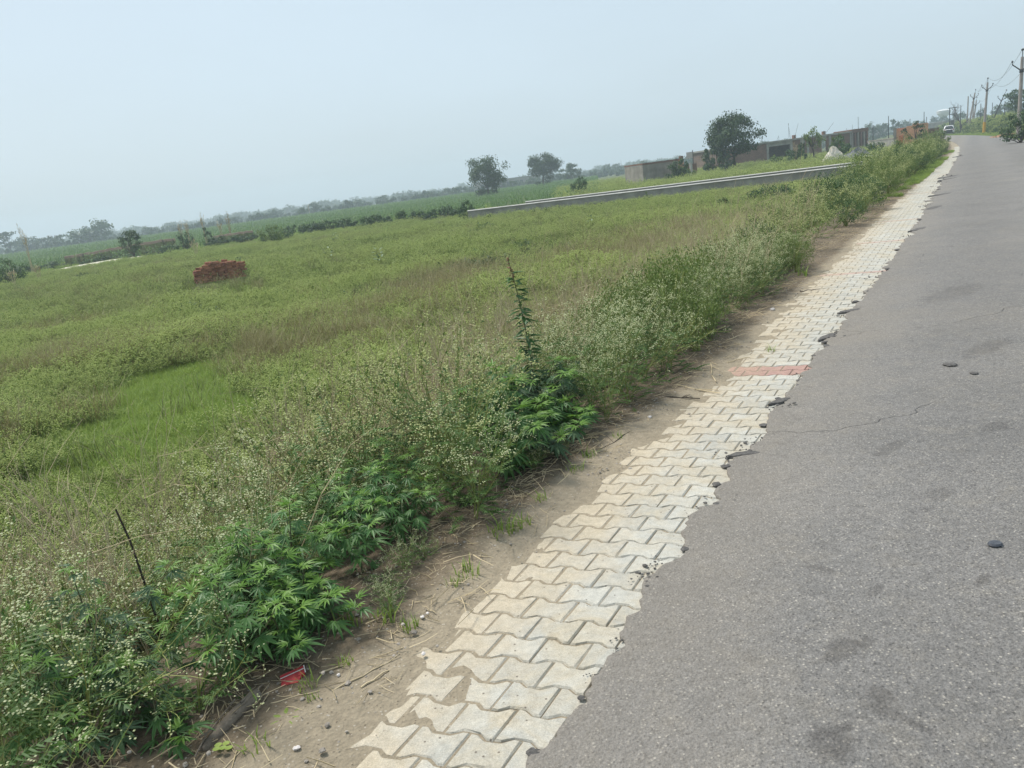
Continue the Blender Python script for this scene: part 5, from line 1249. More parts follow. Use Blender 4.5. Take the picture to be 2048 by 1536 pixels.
tree_thing('meadow_tree', 1141, 361, 240, top_h(1141, 329, 240), 6.0, tm(3, 7, 6, n=2600, lw=.22, clumps=36, trunk=.15), 'hazy rounded tree behind the flat-topped tree')
tree_thing('shed_tree', 1468, 325, 98, top_h(1468, 236, 98), 5.3, tm(4, 7.5, 5.6, n=11000, lw=.14, clumps=80, trunk=.3, low=.1), 'large leafy tree in front of the brick shed')
tree_thing('shed_bush', 1424, 325, 96, top_h(1424, 287, 96), 2.6, sm(5, 4, 1.4, 1400, .13, 'tree_leaf'), 'dark bush against the foot of the large leafy tree', 'bush')
tree_thing('shed_bush', 1447, 325, 95, top_h(1447, 300, 95), 2.2, sm(15, 4, 1.4, 900, .13, 'tree_leaf'), 'low bush by the trunk of the large leafy tree', 'bush')
tree_thing('small_tree', 1626, 295, 92, top_h(1626, 258, 92), 2.0, tm(6, 4.2, 2.2, 'yellow_leaf', n=900, lw=.10, clumps=20, trunk=.5), 'small thin yellow-green tree against the shed wall')
tree_thing('shed_bush', 1683, 300, 88, top_h(1683, 268, 88), 2.6, sm(7, 3, 1.4, 1500, .11, 'dark_leaf'), 'round dark bush behind the pale sand heap', 'bush')
tree_thing('shed_bush', 1672, 300, 90, top_h(1672, 262, 90), 1.9, sm(8, 3, 1.2, 900, .11, 'yellow_leaf'), 'yellow-green bush above the round dark one', 'bush')
tree_thing('shed_bush', 1600, 300, 92, top_h(1600, 290, 92), 3.0, sm(16, 2, 1.6, 900, .11, 'dark_leaf'), 'wide low bush under the shed wall', 'bush')
tree_thing('shed_bush', 1560, 306, 94, top_h(1560, 303, 94), 3.6, sm(17, 2, 1.6, 900, .11, 'yellow_leaf'), 'wide weedy bush below the dark shed opening', 'bush')
tree_thing('house_tree', 1829, 278, 84, top_h(1829, 248, 84), 1.5, tm(9, 3.6, 1.7, n=420, lw=.10, clumps=12, trunk=.45), 'thin sapling before the orange brick house')
tree_thing('hut_bush', 1357, 345, 84, top_h(1357, 308, 84), 2.2, sm(10, 3, 1.2, 1300, .11, 'dark_leaf'), 'dark shrub at the corner of the plastered hut', 'bush')
tree_thing('hut_bush', 1372, 345, 86, top_h(1372, 312, 86), 1.8, sm(18, 3, 1.1, 800, .11, 'yellow_leaf'), 'light green shrub by the brick pillar', 'bush')
tree_thing('hut_bush', 1345, 345, 82, top_h(1345, 322, 82), 1.6, sm(19, 3, 1.1, 700, .11, 'tree_leaf'), 'low shrub hugging the plastered hut wall', 'bush')
tree_thing('meadow_bush', 258, 503, 80, top_h(258, 458, 80), 1.9, tm(11, 3.2, 2.0, 'tree_leaf', n=2600, lw=.075, clumps=30, trunk=.12), 'upright dark bush in front of the brown cut bank', 'bush')
tree_thing('meadow_bush', 533, 482, 66, top_h(533, 440, 66), 2.1, sm(12, 2.4, 1.2, 2600, .065, 'yellow_leaf'), 'big rounded green bush at the meadow edge', 'bush')
tree_thing('meadow_bush', 560, 480, 68, top_h(560, 452, 68), 1.6, sm(22, 2, 1.0, 1200, .065, 'dark_leaf'), 'low dark bush leaning on the big rounded one', 'bush')
tree_thing('meadow_bush', 1155, 387, 76, top_h(1155, 346, 76), 1.7, sm(13, 2.6, 1.0, 2000, .07, 'dark_leaf'), 'conical dark bush beyond the low walls', 'bush')
tree_thing('meadow_bush', 927, 428, 57, top_h(927, 397, 57), 1.3, sm(14, 1.8, .8, 1600, .055, 'dark_leaf'), 'dark bush at the end of the nearer low wall', 'bush')
tree_thing('meadow_bush', 10, 560, 58, top_h(10, 512, 58), 2.2, sm(23, 2, 1.2, 1600, .06, 'dark_leaf'), 'dark bush at the outer end of the pale bare ground', 'bush')
tree_thing('meadow_bush', 365, 490, 78, top_h(365, 461, 78), 1.9, sm(24, 2, 1.2, 1300, .07, 'tree_leaf'), 'brownish dark bush at the end of the cut bank', 'bush')
tree_thing('meadow_bush', 410, 490, 80, top_h(410, 452, 80), 1.2, sm(25, 2.4, .8, 800, .07, 'tree_leaf'), 'narrow bush with a reed plume at the cut bank', 'bush')
tree_thing('wall_bush', 1545, 380, 38, top_h(1545, 358, 38), 2.3, sm(26, 1.2, 1.3, 2200, .05, 'dark_leaf'), 'dark spreading shrub in front of the low wall', 'bush')
tree_thing('wall_bush', 1450, 405, 36, top_h(1450, 386, 36), 1.5, sm(27, 1.0, 1.0, 1100, .05, 'dark_leaf'), 'smaller shrub before the spreading one at the wall', 'bush')
tree_thing('wall_bush', 1290, 395, 48, top_h(1290, 378, 48), .5, sm(28, 1.0, .4, 300, .04, 'yellow_leaf'), 'thin weed stalk standing before the low wall', 'bush')
tree_thing('gravel_bush', 1795, 300, 62, top_h(1795, 278, 62), 1.6, sm(29, 1.6, 1.0, 1200, .06, 'yellow_leaf'), 'bushy weed beyond the gravel heap', 'bush')
tree_thing('gravel_bush', 1760, 300, 80, top_h(1760, 283, 80), 4.4, sm(30, 1.6, 1.8, 1200, .09, 'dark_leaf'), 'long hedge-like weeds along the dark compound wall', 'bush')
tree_thing('gravel_bush', 1853, 280, 95, top_h(1853, 264, 95), 2.6, sm(31, 1.6, 1.8, 1200, .10, 'yellow_leaf'), 'tall weeds before the long brown wall', 'bush')
tree_thing('gravel_bush', 1882, 280, 90, top_h(1882, 266, 90), 1.7, sm(35, 1.6, .9, 1300, .06, 'yellow_leaf'), 'weed bush hiding the lower side of the white car', 'bush')
tree_thing('roadside_bush', 2043, 275, 62, top_h(2043, 215, 62, .1), 2.3, sm(32, 3, 1.5, 2600, .085, 'tree_leaf'), 'large dark bush at the road bend beside the first pole', 'bush')
tree_thing('roadside_tree', 2046, 268, 130, top_h(2046, 192, 130, .5), 4.2, tm(33, 6, 4.4, n=2200, lw=.16, clumps=30, trunk=.2), 'hazy tree behind the first pole')
# hedge of scrub along the maize edge
HS_ = [sm(40 + k, 1.7, 1.1, 900, .075, 'dark_leaf' if k % 2 else 'tree_leaf') for k in range(4)]
for i, px in enumerate(range(575, 930, 17)):
    yt = np.interp(px, [560, 700, 840, 925], [440, 424, 404, 402]); D = np.interp(px, [560, 925], [78, 66]) + rng.normal(0, 1.5)
    tree_thing('hedge_shrub', px + rng.uniform(-5, 5), 0, D, max(1.0, top_h(px, yt + 5, D) * rng.uniform(.75, 1.0)), rng.uniform(1.9, 2.6), HS_[i % 4], 'dense scrub bush in the hedge between meadow and maize', 'bush', 'scrub hedge along the maize')
for i, px in enumerate(list(range(-20, 250, 24)) + [300, 330, 430, 470, 490]):
    yt = hz(px) + 27; D = 84 + rng.normal(0, 2) if px < 250 else 78
    tree_thing('bank_shrub', px, 0, D, max(.7, top_h(px, yt, D) * rng.uniform(.7, 1.05)), rng.uniform(2.0, 3.2), HS_[i % 4], 'low dark scrub along the foot of the brown cut bank', 'bush', 'scrub along the cut bank')
# far trees
FT = [tm(60 + k, 9, 8, n=1500, lw=.42, clumps=34, trunk=t, sq=s_, low=.5) for k, (t, s_) in enumerate(((.06, 1.05), (.1, 1.0), (.05, 1.05), (.22, .95), (.04, .95)))]
TALL = tm(70, 12, 5, n=900, lw=.4, clumps=20, trunk=.25)
FAR = [(20, 466, 24, 330, 1), (60, 476, 34, 340, 0), (42, 478, 20, 360, 0), (105, 473, 38, 320, 0), (135, 481, 22, 420, 0), (163, 461, 50, 300, 0), (205, 444, 48, 300, 0), (185, 455, 34, 310, 0), (236, 470, 16, 450, 0), (295, 454, 22, 360, 0), (312, 462, 14, 340, 0), (345, 457, 40, 520, 0), (398, 445, 26, 400, 0), (425, 447, 22, 520, 0), (469, 433, 22, 380, 0), (497, 435, 24, 420, 0), (515, 431, 18, 350, 0), (548, 421, 36, 380, 0), (562, 419, 12, 400, 1), (598, 417, 28, 420, 0), (604, 414, 18, 260, 0), (628, 405, 26, 300, 0), (650, 418, 18, 520, 0), (671, 410, 14, 420, 0), (685, 415, 16, 300, 0), (700, 412, 30, 560, 0), (718, 399, 20, 340, 0), (736, 404, 18, 350, 0), (763, 393, 26, 360, 0), (770, 389, 12, 360, 1), (795, 392, 24, 500, 0), (812, 391, 14, 420, 0), (828, 393, 14, 430, 0), (850, 391, 16, 450, 0), (864, 382, 20, 330, 0), (885, 384, 26, 380, 0), (913, 382, 14, 380, 0), (940, 372, 24, 330, 0), (1003, 355, 20, 280, 0), (1025, 361, 16, 250, 0), (1062, 357, 30, 270, 0), (1172, 343, 20, 420, 0), (1194, 339, 20, 380, 0), (1214, 328, 16, 400, 0), (1233, 327, 18, 400, 0), (1247, 330, 14, 420, 0), (1287, 321, 26, 360, 0), (1310, 322, 20, 420, 0), (1398, 306, 22, 330, 0), (1530, 283, 22, 360, 0), (1575, 279, 20, 380, 0), (1738, 254, 22, 300, 0), (1755, 259, 16, 300, 0), (1768, 257, 18, 330, 0), (1787, 249, 10, 280, 1), (1806, 252, 22, 340, 0), (1845, 252, 14, 330, 0), (1869, 243, 14, 380, 0), (1887, 241, 14, 420, 0), (1910, 238, 14, 320, 0), (1922, 236, 16, 330, 0), (1963, 232, 14, 280, 0), (2006, 222, 28, 260, 0), (2024, 226, 16, 300, 0), (1990, 232, 20, 330, 0)]
for i, (px, yt, w, D, tall) in enumerate(FAR):
    H = top_h(px, yt, D); W = w * mpp(D)
    tone = 'faint' if D > 400 else 'hazy blue-green'
    if px < 330: where = 'on the horizon behind the brown cut bank'
    elif px < 700: where = 'on the horizon above the scrub hedge'
    elif px < 950: where = 'on the horizon short of the lone maize tree'
    elif px < 1320: where = 'between the lone maize trees and the plastered hut'
    elif px < 1700: where = 'showing over the brick shed roof'
    elif px < 1900: where = 'behind the orange brick house'
    else: where = 'beyond the leaning poles'
    sz = 'tall narrow' if tall else ('broad' if w > 25 else 'small')
    tree_thing('far_tree', px, 0, D, H, W, TALL if tall else FT[i % 5], f'{sz} {tone} tree {where}', 'tree', f'{sz} {tone} trees {where}')
# continuous faint wood on the horizon
X, Y = polar_pts(520, 560, 870, -46, 40); wsrc2 = []
for k in range(3):
    a, b = tree_mesh(80 + k, 6.5, 11, .05, 500, .8, 24, low=.5); wsrc2.append(source([(a, M['bark']), (b, M['tree_leaf'])], 'distant_tree'))
scatter('distant_woods', wsrc2, np.stack([X, Y, np.full(len(X), ZF)], 1), rng.uniform(.5, 1.15, len(X)))

# reed plumes and pale broad-leaved plants
for i, (px, yt, D, lab) in enumerate(((52, 458, 70, 'tall dry reed stalks at the outer edge of the meadow'), (405, 428, 80, 'feathery reddish reed plume above the narrow bush'), (455, 422, 84, 'thin pale reed plume beyond the cut bank'), (372, 442, 80, 'sparse dead reed stalks over the brownish bush'), (358, 444, 79, 'bare reed stalks at the brownish bush'), (437, 440, 84, 'pinkish reed plume on the cut bank'), (62, 525, 56, 'dry beige reeds by the pale bare ground'), (8, 535, 52, 'dead pale post-like reed beside the outer dark bush'), (380, 478, 60, 'dry stalk cluster standing in the meadow grass'), (618, 407, 290, 'rusty reed plume by the hazy round tree'), (1590, 285, 92, 'dry arching reed clump before the shed'))):
    g = np.random.default_rng(900 + i); H = top_h(px, yt, D); mb = MB()
    for k in range(9 if D < 200 else 5):
        a = g.uniform(0, 6.28); t_ = np.array([math.cos(a) * g.uniform(.05, .3), math.sin(a) * g.uniform(.05, .3), H * g.uniform(.7, 1)]); w_ = .02 * D / 80
        p_ = bez(np.array([g.normal(0, .08), g.normal(0, .08), 0]), t_ * np.array([.3, .3, .6]), t_, 5); mb.tube(p_, w_ * .7, w_ * .4, 4, 0, g.random())
        for q_ in range(6): small_leaf(mb, np.array(p_[3]) + (t_ - p_[3]) * g.random(), norm(g.normal(0, .5, 3) + np.array([0, 0, 1])), .35, w_, g.random())
    x, y = spot(px, D); o = mb.build('reed_clump', M['dry_twig']); o.location = (x, y, float(terrain(x, y))); tag(o, lab, 'reeds')
for i, (px, py, lab) in enumerate(((672, 485, 'pale broad-leaved plant standing in the far meadow'), (760, 528, 'larger pale broad-leaved plant in the middle meadow'), (1018, 428, 'pale broad-leaved plant near the low wall end'), (662, 520, 'tiny pale broad-leaved plant between the two others'), (1185, 458, 'pale flattened dry weed heap before the low wall'))):
    q = ground(px, py, ZF + .3); r_ = empty('broadleaf_plant', (q[0], q[1], float(terrain(*q))), 0, lab, 'plant'); g = np.random.default_rng(950 + i)
    mb = MB()
    for k in range(3): mb.tube([(0, 0, 0), (g.normal(0, .12), g.normal(0, .12), .42), (g.normal(0, .25), g.normal(0, .25), .75)], .012, .006, 4)
    mb.build('stem', M['weed_stem'], r_)
    for k in range(22 if i < 3 else 9):
        mb = MB(); a = g.uniform(0, 6.28); o = np.array([math.cos(a) * .18 * g.random(), math.sin(a) * .3 * g.random(), g.uniform(.4, .85)]); d = norm(np.array([math.cos(a), math.sin(a), g.uniform(.2, 1)])); small_leaf(mb, o, d, g.uniform(.13, .2), .045, g.random()); mb.build('leaf', M['pale_leaf'], r_)

r9 = rng.uniform(285, 430, 330); a9 = rng.uniform(R(-46), R(30), 330); X, Y = r9 * np.sin(a9), r9 * np.cos(a9)
dsrc = []
for k in range(3):
    a, b = leafy_mesh(90 + k, 3.0, 4.2, 420, .5); dsrc.append(source([(a, M['bark']), (b, M['tree_leaf'])], 'distant_scrub'))
scatter('distant_scrub', dsrc, np.stack([X, Y, np.full(len(X), ZF)], 1), rng.uniform(.5, 1.1, len(X)))

# ================================================================ BUILDINGS
def face_box(name, parent, mt, x0, x1, z0, z1, y0, y1):
    mb = MB(); mb.box(((x0 + x1) / 2, (y0 + y1) / 2, (z0 + z1) / 2), (x1 - x0, y1 - y0, z1 - z0)); return mb.build(name, M[mt], parent)
def facing(A, B):
    return math.atan2(B[1] - A[1], B[0] - A[0])
# long unfinished brick shed
A, B = spot(1432, 118), spot(1735, 132); L_ = float(np.hypot(*(B - A)))
top = EYE + 13.0 * mpp(124); Hs = top - ZF
sh = empty('brick_shed', (A[0], A[1], ZF), facing(A, B), 'long unfinished dark brick shed with a flat roof and rebar stubs', 'shed')
fx = lambda px: L_ * (px - 1432) / (1735 - 1432)
ops = [(fx(1534), fx(1577), .35, Hs - .75), (fx(1597), fx(1606), .9, Hs - .9), (fx(1640), fx(1650), .9, Hs - .8)]
x = 0.0
for a, b, zl, zh in ops + [(L_ - 2.9, L_ - 2.9, 0, 0)]:
    face_box('wall', sh, 'brickwall', x, a, -.3, Hs - .25, 0, .25)
    if b > a:
        face_box('wall', sh, 'brickwall', a, b, -.3, zl, .003, .253); face_box('lintel', sh, 'concrete', a, b, zh, Hs - .25, -.02, .22)
    x = b
for px in (1532, 1579, 1612, 1657, 1700): face_box('column', sh, 'concrete', fx(px) - .18, fx(px) + .18, -.3, Hs - .25, -.06, .22)
face_box('roof_slab', sh, 'concrete', -.2, L_ - 2.85, Hs - .25, Hs - .02, -.25, 7.2)
face_box('back_wall', sh, 'brickwall', 0, L_ - 3, -.3, Hs - .25, 6.8, 7.0); face_box('end_wall', sh, 'brickwall', -.004, .25, -.3, Hs - .25, .25, 6.8)
face_box('floor', sh, 'concrete', .3, L_ - 3, -.3, .05, .3, 6.7)
# taller end block with upright piers and slits
xb = L_ - 2.8; Ht = Hs + .18
for k in range(6):
    u0 = xb + 2.8 * k / 5.5; face_box('pier', sh, 'plaster' if k % 2 == 0 else 'brickwall', u0, u0 + .27, -.3, Ht - .5, -.12, .2)
face_box('back_wall', sh, 'brickwall', xb + .01, xb + 2.75, -.3, Ht - .5, 1.6, 1.8)
face_box('parapet', sh, 'brickwall', xb - .05, xb + 2.85, Ht - .5, Ht, -.15, 4.0)
face_box('sill_wall', sh, 'brickwall', xb + .02, xb + 2.76, -.3, .7, -.02, .18)
g = np.random.default_rng(31)
for k in range(22):
    px = g.uniform(1440, 1732); h_ = g.uniform(.25, .7)
    mb = MB(); mb.tube([(fx(px), g.uniform(0, 2), Hs - .05), (fx(px) + g.normal(0, .05), 1, Hs + h_)], .018, .018, 4); mb.build('rebar', M['iron'], sh)
for px, h_, dx in ((1583, 2.2, 0), (1586, 2.2, -.3), (1594, 2.0, .7), (1510, 1.9, 0), (1725, 1.9, 0), (1726.5, 1.9, 0), (1655, 1.5, 1.6), (1533, 1.3, -1.2), (1713, .9, 0)):
    mb = MB(); mb.tube([(fx(px), 1, Hs - .05), (fx(px) + dx, 1.0, Hs + h_)], .022, .018, 4); mb.build('rebar', M['iron'], sh)
for px in (1588, 1648): face_box('brick_stub', sh, 'brickwall', fx(px) - .2, fx(px) + .2, Hs - .02, Hs + .45, .2, .6)
# dark compound wall running on
A, B = spot(1735, 116), spot(1796, 104); w_ = empty('compound_wall', (A[0], A[1], ZF), facing(A, B), 'dark grey compound wall between shed and orange brick house', 'wall')
face_box('wall_face', w_, 'concrete', 0, float(np.hypot(*(B - A))), -.3, EYE - 10 * mpp(110) - ZF, 0, .25); face_box('coping', w_, 'plaster', -.02, float(np.hypot(*(B - A))) + .02, EYE - 10 * mpp(110) - ZF, EYE - 10 * mpp(110) - ZF + .12, -.04, .29)
A, B = spot(1768, 112), spot(1790, 112); sp_ = empty('rubble_mound', (*(A + B) / 2, ZF), 0, 'dark heap of rubble behind the compound wall', 'heap')
mb = MB(); blob(mb, (0, 0, .4), 1.3, 5, 1.0, 0, 2); mb.build('heap_body', M['earth'], sp_)
# orange brick house
A, B = spot(1790, 100), spot(1836, 99.3); L_ = float(np.hypot(*(B - A))); H1 = EYE + 9.5 * mpp(97) - ZF
hs = empty('brick_house', (A[0], A[1], ZF), facing(A, B), 'small orange brick house with a pale doorway and stepped wall top', 'house')
a, b = L_ * .17, L_ * .40
face_box('wall', hs, 'orangewall', 0, a, -.3, H1 - .45, 0, .23); face_box('wall', hs, 'orangewall', a, b, 2.0, H1 - .45, .003, .233); face_box('wall', hs, 'orangewall', b, L_, -.3, H1 - .35, 0, .23)
face_box('upper_course', hs, 'orangewall', 0, L_ * .12, H1 - .45, H1 - .2, .0, .23); face_box('upper_course', hs, 'orangewall', L_ * .5, L_, H1 - .35, H1 - .1, .0, .23); face_box('upper_course', hs, 'orangewall', L_ * .75, L_, H1 - .1, H1 + .1, .0, .23)
face_box('end_wall', hs, 'orangewall', L_ - .23, L_ + .004, -.3, H1, .23, 3.6); face_box('end_wall', hs, 'orangewall', -.004, .23, -.3, H1 - .2, .23, 3.6); face_box('back_wall', hs, 'orangewall', .23, L_ - .23, -.3, H1 - .3, 3.37, 3.6)
face_box('door', hs, 'white_cap', a + .45, b, -.3, 2.0, .12, .17); face_box('corner_pier', hs, 'plaster', -.12, .14, -.3, H1 - .1, -.06, .2)
# long brown wall past the house
A, B = spot(1838, 106), spot(1878, 108); w_ = empty('brown_wall', (A[0], A[1], ZF), facing(A, B), 'long low brown brick wall past the orange house', 'wall')
face_box('wall_face', w_, 'brickwall', 0, float(np.hypot(*(B - A))), -.3, EYE - 2 * mpp(108) - ZF, 0, .25); face_box('coping', w_, 'plaster', -.02, float(np.hypot(*(B - A))), EYE - 2 * mpp(108) - ZF, EYE - 2 * mpp(108) - ZF + .1, -.03, .28)
# plastered hut with a brick-topped parapet
A, C_, B = spot(1251, 92), spot(1287, 86), spot(1398, 92); D_ = spot(1330, 97)
hut = empty('plastered_hut', (C_[0], C_[1], ZF), facing(C_, B), 'low ruined plastered hut with a reddish brick parapet', 'hut')
L1 = float(np.hypot(*(B - C_))); H2 = EYE + 4.5 * mpp(87) - ZF
u = (A - C_); ang = math.atan2(u[1], u[0]) - facing(C_, B); Ls = float(np.hypot(*u))
face_box('wall', hut, 'plaster', 0, L1 * .62, -.3, H2 - .22, 0, .23)
face_box('parapet', hut, 'brickwall', -.03, L1 * .66, H2 - .22, H2 - .02, -.03, .26)
e = MB(); e.box((Ls / 2, 0, (H2 - .25 - .3) / 2), (Ls, .23, H2 - .22 + .3)); o = e.build('end_wall', M['plaster'], hut); o.rotation_euler.z = ang
e = MB(); e.box((Ls / 2, 0, H2 - .11), (Ls + .04, .27, .18)); o = e.build('parapet', M['brickwall'], hut); o.rotation_euler.z = ang
mb = MB(); c, s_ = math.cos(ang) * Ls, math.sin(ang) * Ls; mb.mesh([(.1, .1, H2 - .3), (L1 * .6, .1, H2 - .3), (L1 * .6 + c, s_, H2 - .3), (c + .1, s_ - .1, H2 - .3)], [(0, 1, 2, 3)]); mb.build('roof_slab', M['concrete'], hut)
face_box('broken_wall', hut, 'brickwall', L1 * .66, L1 * .95, -.3, H2 - .75, .0, .23)
x, y = spot(1362, 88); p_ = empty('brick_pillar', (x, y, ZF), .3, 'ruined brick pillar among shrubs by the hut', 'pillar'); hh = top_h(1362, 313, 88); face_box('shaft', p_, 'orangewall', -.2, .2, -.2, hh * .85, -.2, .2); face_box('cap', p_, 'brickwall', -.14, .2, hh * .85, hh, -.16, .18)
x, y = spot(1381, 90); p_ = empty('stone_marker', (x, y, ZF), .2, 'short pale marker post between the hut shrubs', 'post'); face_box('shaft', p_, 'white_cap', -.12, .12, -.2, top_h(1381, 326, 90), -.12, .12); face_box('cap', p_, 'white_cap', -.15, .15, top_h(1381, 326, 90), top_h(1381, 326, 90) + .06, -.15, .15)
x, y = spot(1386, 100); p_ = empty('sign_board', (x, y, ZF), 0, 'faded pinkish hoarding on a post behind the hut', 'hoarding'); ht = top_h(1386, 302, 100)
mb = MB(); mb.tube([(0, 0, 0), (0, 0, ht)], .06, .05, 6); mb.build('post', M['iron'], p_); M['pink_board'] = plain_mat('faded_board', (.55, .47, .45), (.66, .60, .58), 2, .8, .001); mb = MB(); mb.box((-.42, -.08, ht - .55), (.75, .04, .75)); mb.build('panel', M['pink_board'], p_)
# far long roof and low far buildings
for px0, px1, yt, D, lab in ((952, 1082, 357, 330, 'long low hazy roof far beyond the lone maize trees'), (1740, 1772, 256, 380, 'flat-roofed hazy house far behind the compound wall'), (1886, 1906, 243, 300, 'pale hazy building below the water tower'), (1050, 1076, 362, 420, 'small hazy block under the long roof')):
    A, B = spot(px0, D), spot(px1, D * 1.02); L_ = float(np.hypot(*(B - A))); H3 = EYE + (hz((px0 + px1) / 2) - yt) * mpp(D) - ZF
    o = empty('far_building', (A[0], A[1], ZF), facing(A, B), lab, 'building'); face_box('wall', o, 'plaster', 0, L_, -.3, H3 - .3, 0, 5); face_box('roof', o, 'concrete', -.3, L_ + .3, H3 - .3, H3, -.3, 5.3)
    for k in range(max(2, int(L_ / 5))): face_box('window', o, 'glass', (k + .35) * L_ / max(2, int(L_ / 5)), (k + .6) * L_ / max(2, int(L_ / 5)), max(.6, H3 * .4), max(1.2, H3 * .7), -.03, .02)

# heaps
def heap(name, px, ybase, D, w, h, mt, lab, seed, n=3, ripple=.08):
    x, y = spot(px, D); o = empty(name, (x, y, ZF), 0, lab, 'heap'); mb = MB(); N, K = 14, 36; g = np.random.default_rng(seed); vs = []
    for i in range(N + 1):
        for j in range(K):
            t = 2 * math.pi * j / K; rr = w / 2 * (i / N) * (1 + .15 * math.sin(n * t + seed)); z = h * (1 - i / N) ** .95 * (1 + ripple * g.normal()) if i < N else -.1; z = min(z, h * (.96 + .05 * g.random()))
            vs.append((rr * math.cos(t), rr * math.sin(t) * .8, z))
    mb.mesh(vs, [(i * K + j, (i + 1) * K + j, (i + 1) * K + (j + 1) % K, i * K + (j + 1) % K) for i in range(N) for j in range(K)]); mb.build('heap_body', M[mt], o)
    mb = MB()
    for k in range(60):
        a = g.uniform(0, 6.28); q = g.uniform(.3, 1.05); blob(mb, (math.cos(a) * q * w / 2, math.sin(a) * q * w * .4, max(0.03, h * (1 - q))), g.uniform(.03, .08), k + seed, .7, 0, 0)
    tag(mb.build('loose_stones', M[mt], o), kind='stuff'); return o
heap('sand_heap', 1666, 313, 80, 3.1, top_h(1668, 290, 80) , 'sand', 'pale sand heap with weeds at its foot before the shed', 3)
heap('gravel_heap', 1716, 310, 78, 4.4, top_h(1714, 291, 78), 'gravel', 'grey gravel heap next to the pale sand heap', 8, 2, .05)
for i in range(7): 
    px = 1648 + i * 6 + rng.uniform(-2, 2); x, y = spot(px, 76.5); o = link('heap_weed', wsrc[0].data if i % 2 else tallsrc[0].data); o.location = (x, y, ZF); o.scale = (1.4, 1.4, rng.uniform(1.6, 2.6)); tag(o, 'dark weed growing in front of the pale sand heap', 'weed', 'weeds before the sand heap')

# ================================================================ POLES, WIRES, TOWER, CAR
def pole(px, D, ytop, z0, lean, label, arms=True, r_=.13, paint=False, name='power_pole', ybase=None, mt='pole'):
    x, y = spot(px, D); H = EYE + (hz(px) - ytop) * mpp(D) - z0
    o = empty(name, (x, y, z0), -math.atan2(x, y), label, 'pole'); dx = lean * H
    hs_ = H - (.55 if arms else 0)
    mb = MB(); n = len(mb.v); mb.tube([(0, 0, -.4), (dx * hs_ / H, 0, hs_)], r_, r_ * .66, 8, 0, .5, True); mb.build('shaft', M[mt], o)
    if paint: mb = MB(); mb.tube([(0, 0, -.3), (dx * .22, 0, H * .22)], r_ * 1.06, r_ * 1.02, 8); mb.build('painted_foot', M['yellow_paint'], o)
    tips = []
    if arms:
        za = H - 1.55; xa = dx * za / H
        for sg in (-1, 1):
            ex = xa + sg * .62 + dx * .08; ez = za + .55
            mb = MB(); mb.tube([(xa, -.1, za), (ex, -.1, ez)], .045, .04, 4, 0, .5, True); mb.build('cross_arm', M['iron'], o)
            mb = MB(); mb.tube([(ex, -.1, ez - .03), (ex, -.1, ez + .12)], .03, .03, 6); blob(mb, (ex, -.1, ez + .2), .09, 3, 1.0); mb.build('insulator', M['iron'], o); tips.append(Vector((ex, -.1, ez + .28)))
        mb = MB(); mb.tube([(dx * hs_ / H, 0, hs_ - .05), (dx, 0, H - .12)], .03, .03, 6); blob(mb, (dx, 0, H - .04), .09, 4, 1.0); mb.build('insulator', M['iron'], o); tips.append(Vector((dx, 0, H + .03)))
        mb = MB(); mb.tube([(xa, 0, za - .12), (xa, 0, za + .12)], r_ * .95, r_ * .93, 8); mb.build('clamp', M['iron'], o)
    M_ = Matrix.Translation(o.location) @ Matrix.Rotation(o.rotation_euler.z, 4, 'Z'); return [M_ @ t for t in tips]
def bank_z(px, D): x, y = spot(px, D); return float(terrain(x, y))
t1 = pole(2038, 74, 132, bank_z(2038, 74), .012, 'concrete power pole with V cross-arms, tallest and closest', r_=.16)
t2 = pole(1968, 125, 176, bank_z(1968, 125), .045, 'concrete power pole with a yellow painted foot', r_=.17, paint=True)
t3 = pole(1936, 170, 195, bank_z(1936, 170), .16, 'leaning concrete power pole beside the bare tree', r_=.17)
t4 = pole(1945, 185, 206, bank_z(1945, 185), .12, 'slightly leaning power pole behind the leaning one', r_=.17)
t5 = pole(1979, 150, 197, bank_z(1979, 150), .42, 'thin power pole tilting heavily over the bank', r_=.10, mt='iron')
pole(1934, 172, 204, bank_z(1934, 172), .02, 'bare concrete post beside the leaning pole', False, .14)
pole(1944, 188, 210, bank_z(1944, 188), .05, 'bare concrete post behind the leaning pole', False, .14)
def wire(a, b, sag, lab):
    mb = MB(); pts = [(a + (b - a) * u) - Vector((0, 0, sag * 4 * u * (1 - u))) for u in np.linspace(0, 1, 15)]; mb.tube([tuple(p) for p in pts], .012, .012, 4); tag(mb.build('power_line', M['iron']), lab, 'wire')
wire(t1[2], t2[2], 1.1, 'top wire between the closest pole and the yellow-footed pole'); wire(t1[0], t2[0], 1.1, 'outer wire between the closest pole and the yellow-footed pole'); wire(t1[1], t2[1], 1.1, 'inner wire between the closest pole and the yellow-footed pole')
wire(t2[2], t3[2], .9, 'top wire from the yellow-footed pole to the leaning pole'); wire(t2[0], t3[0], .9, 'outer wire from the yellow-footed pole to the leaning pole'); wire(t2[1], t4[1], .9, 'inner wire from the yellow-footed pole toward the far poles')
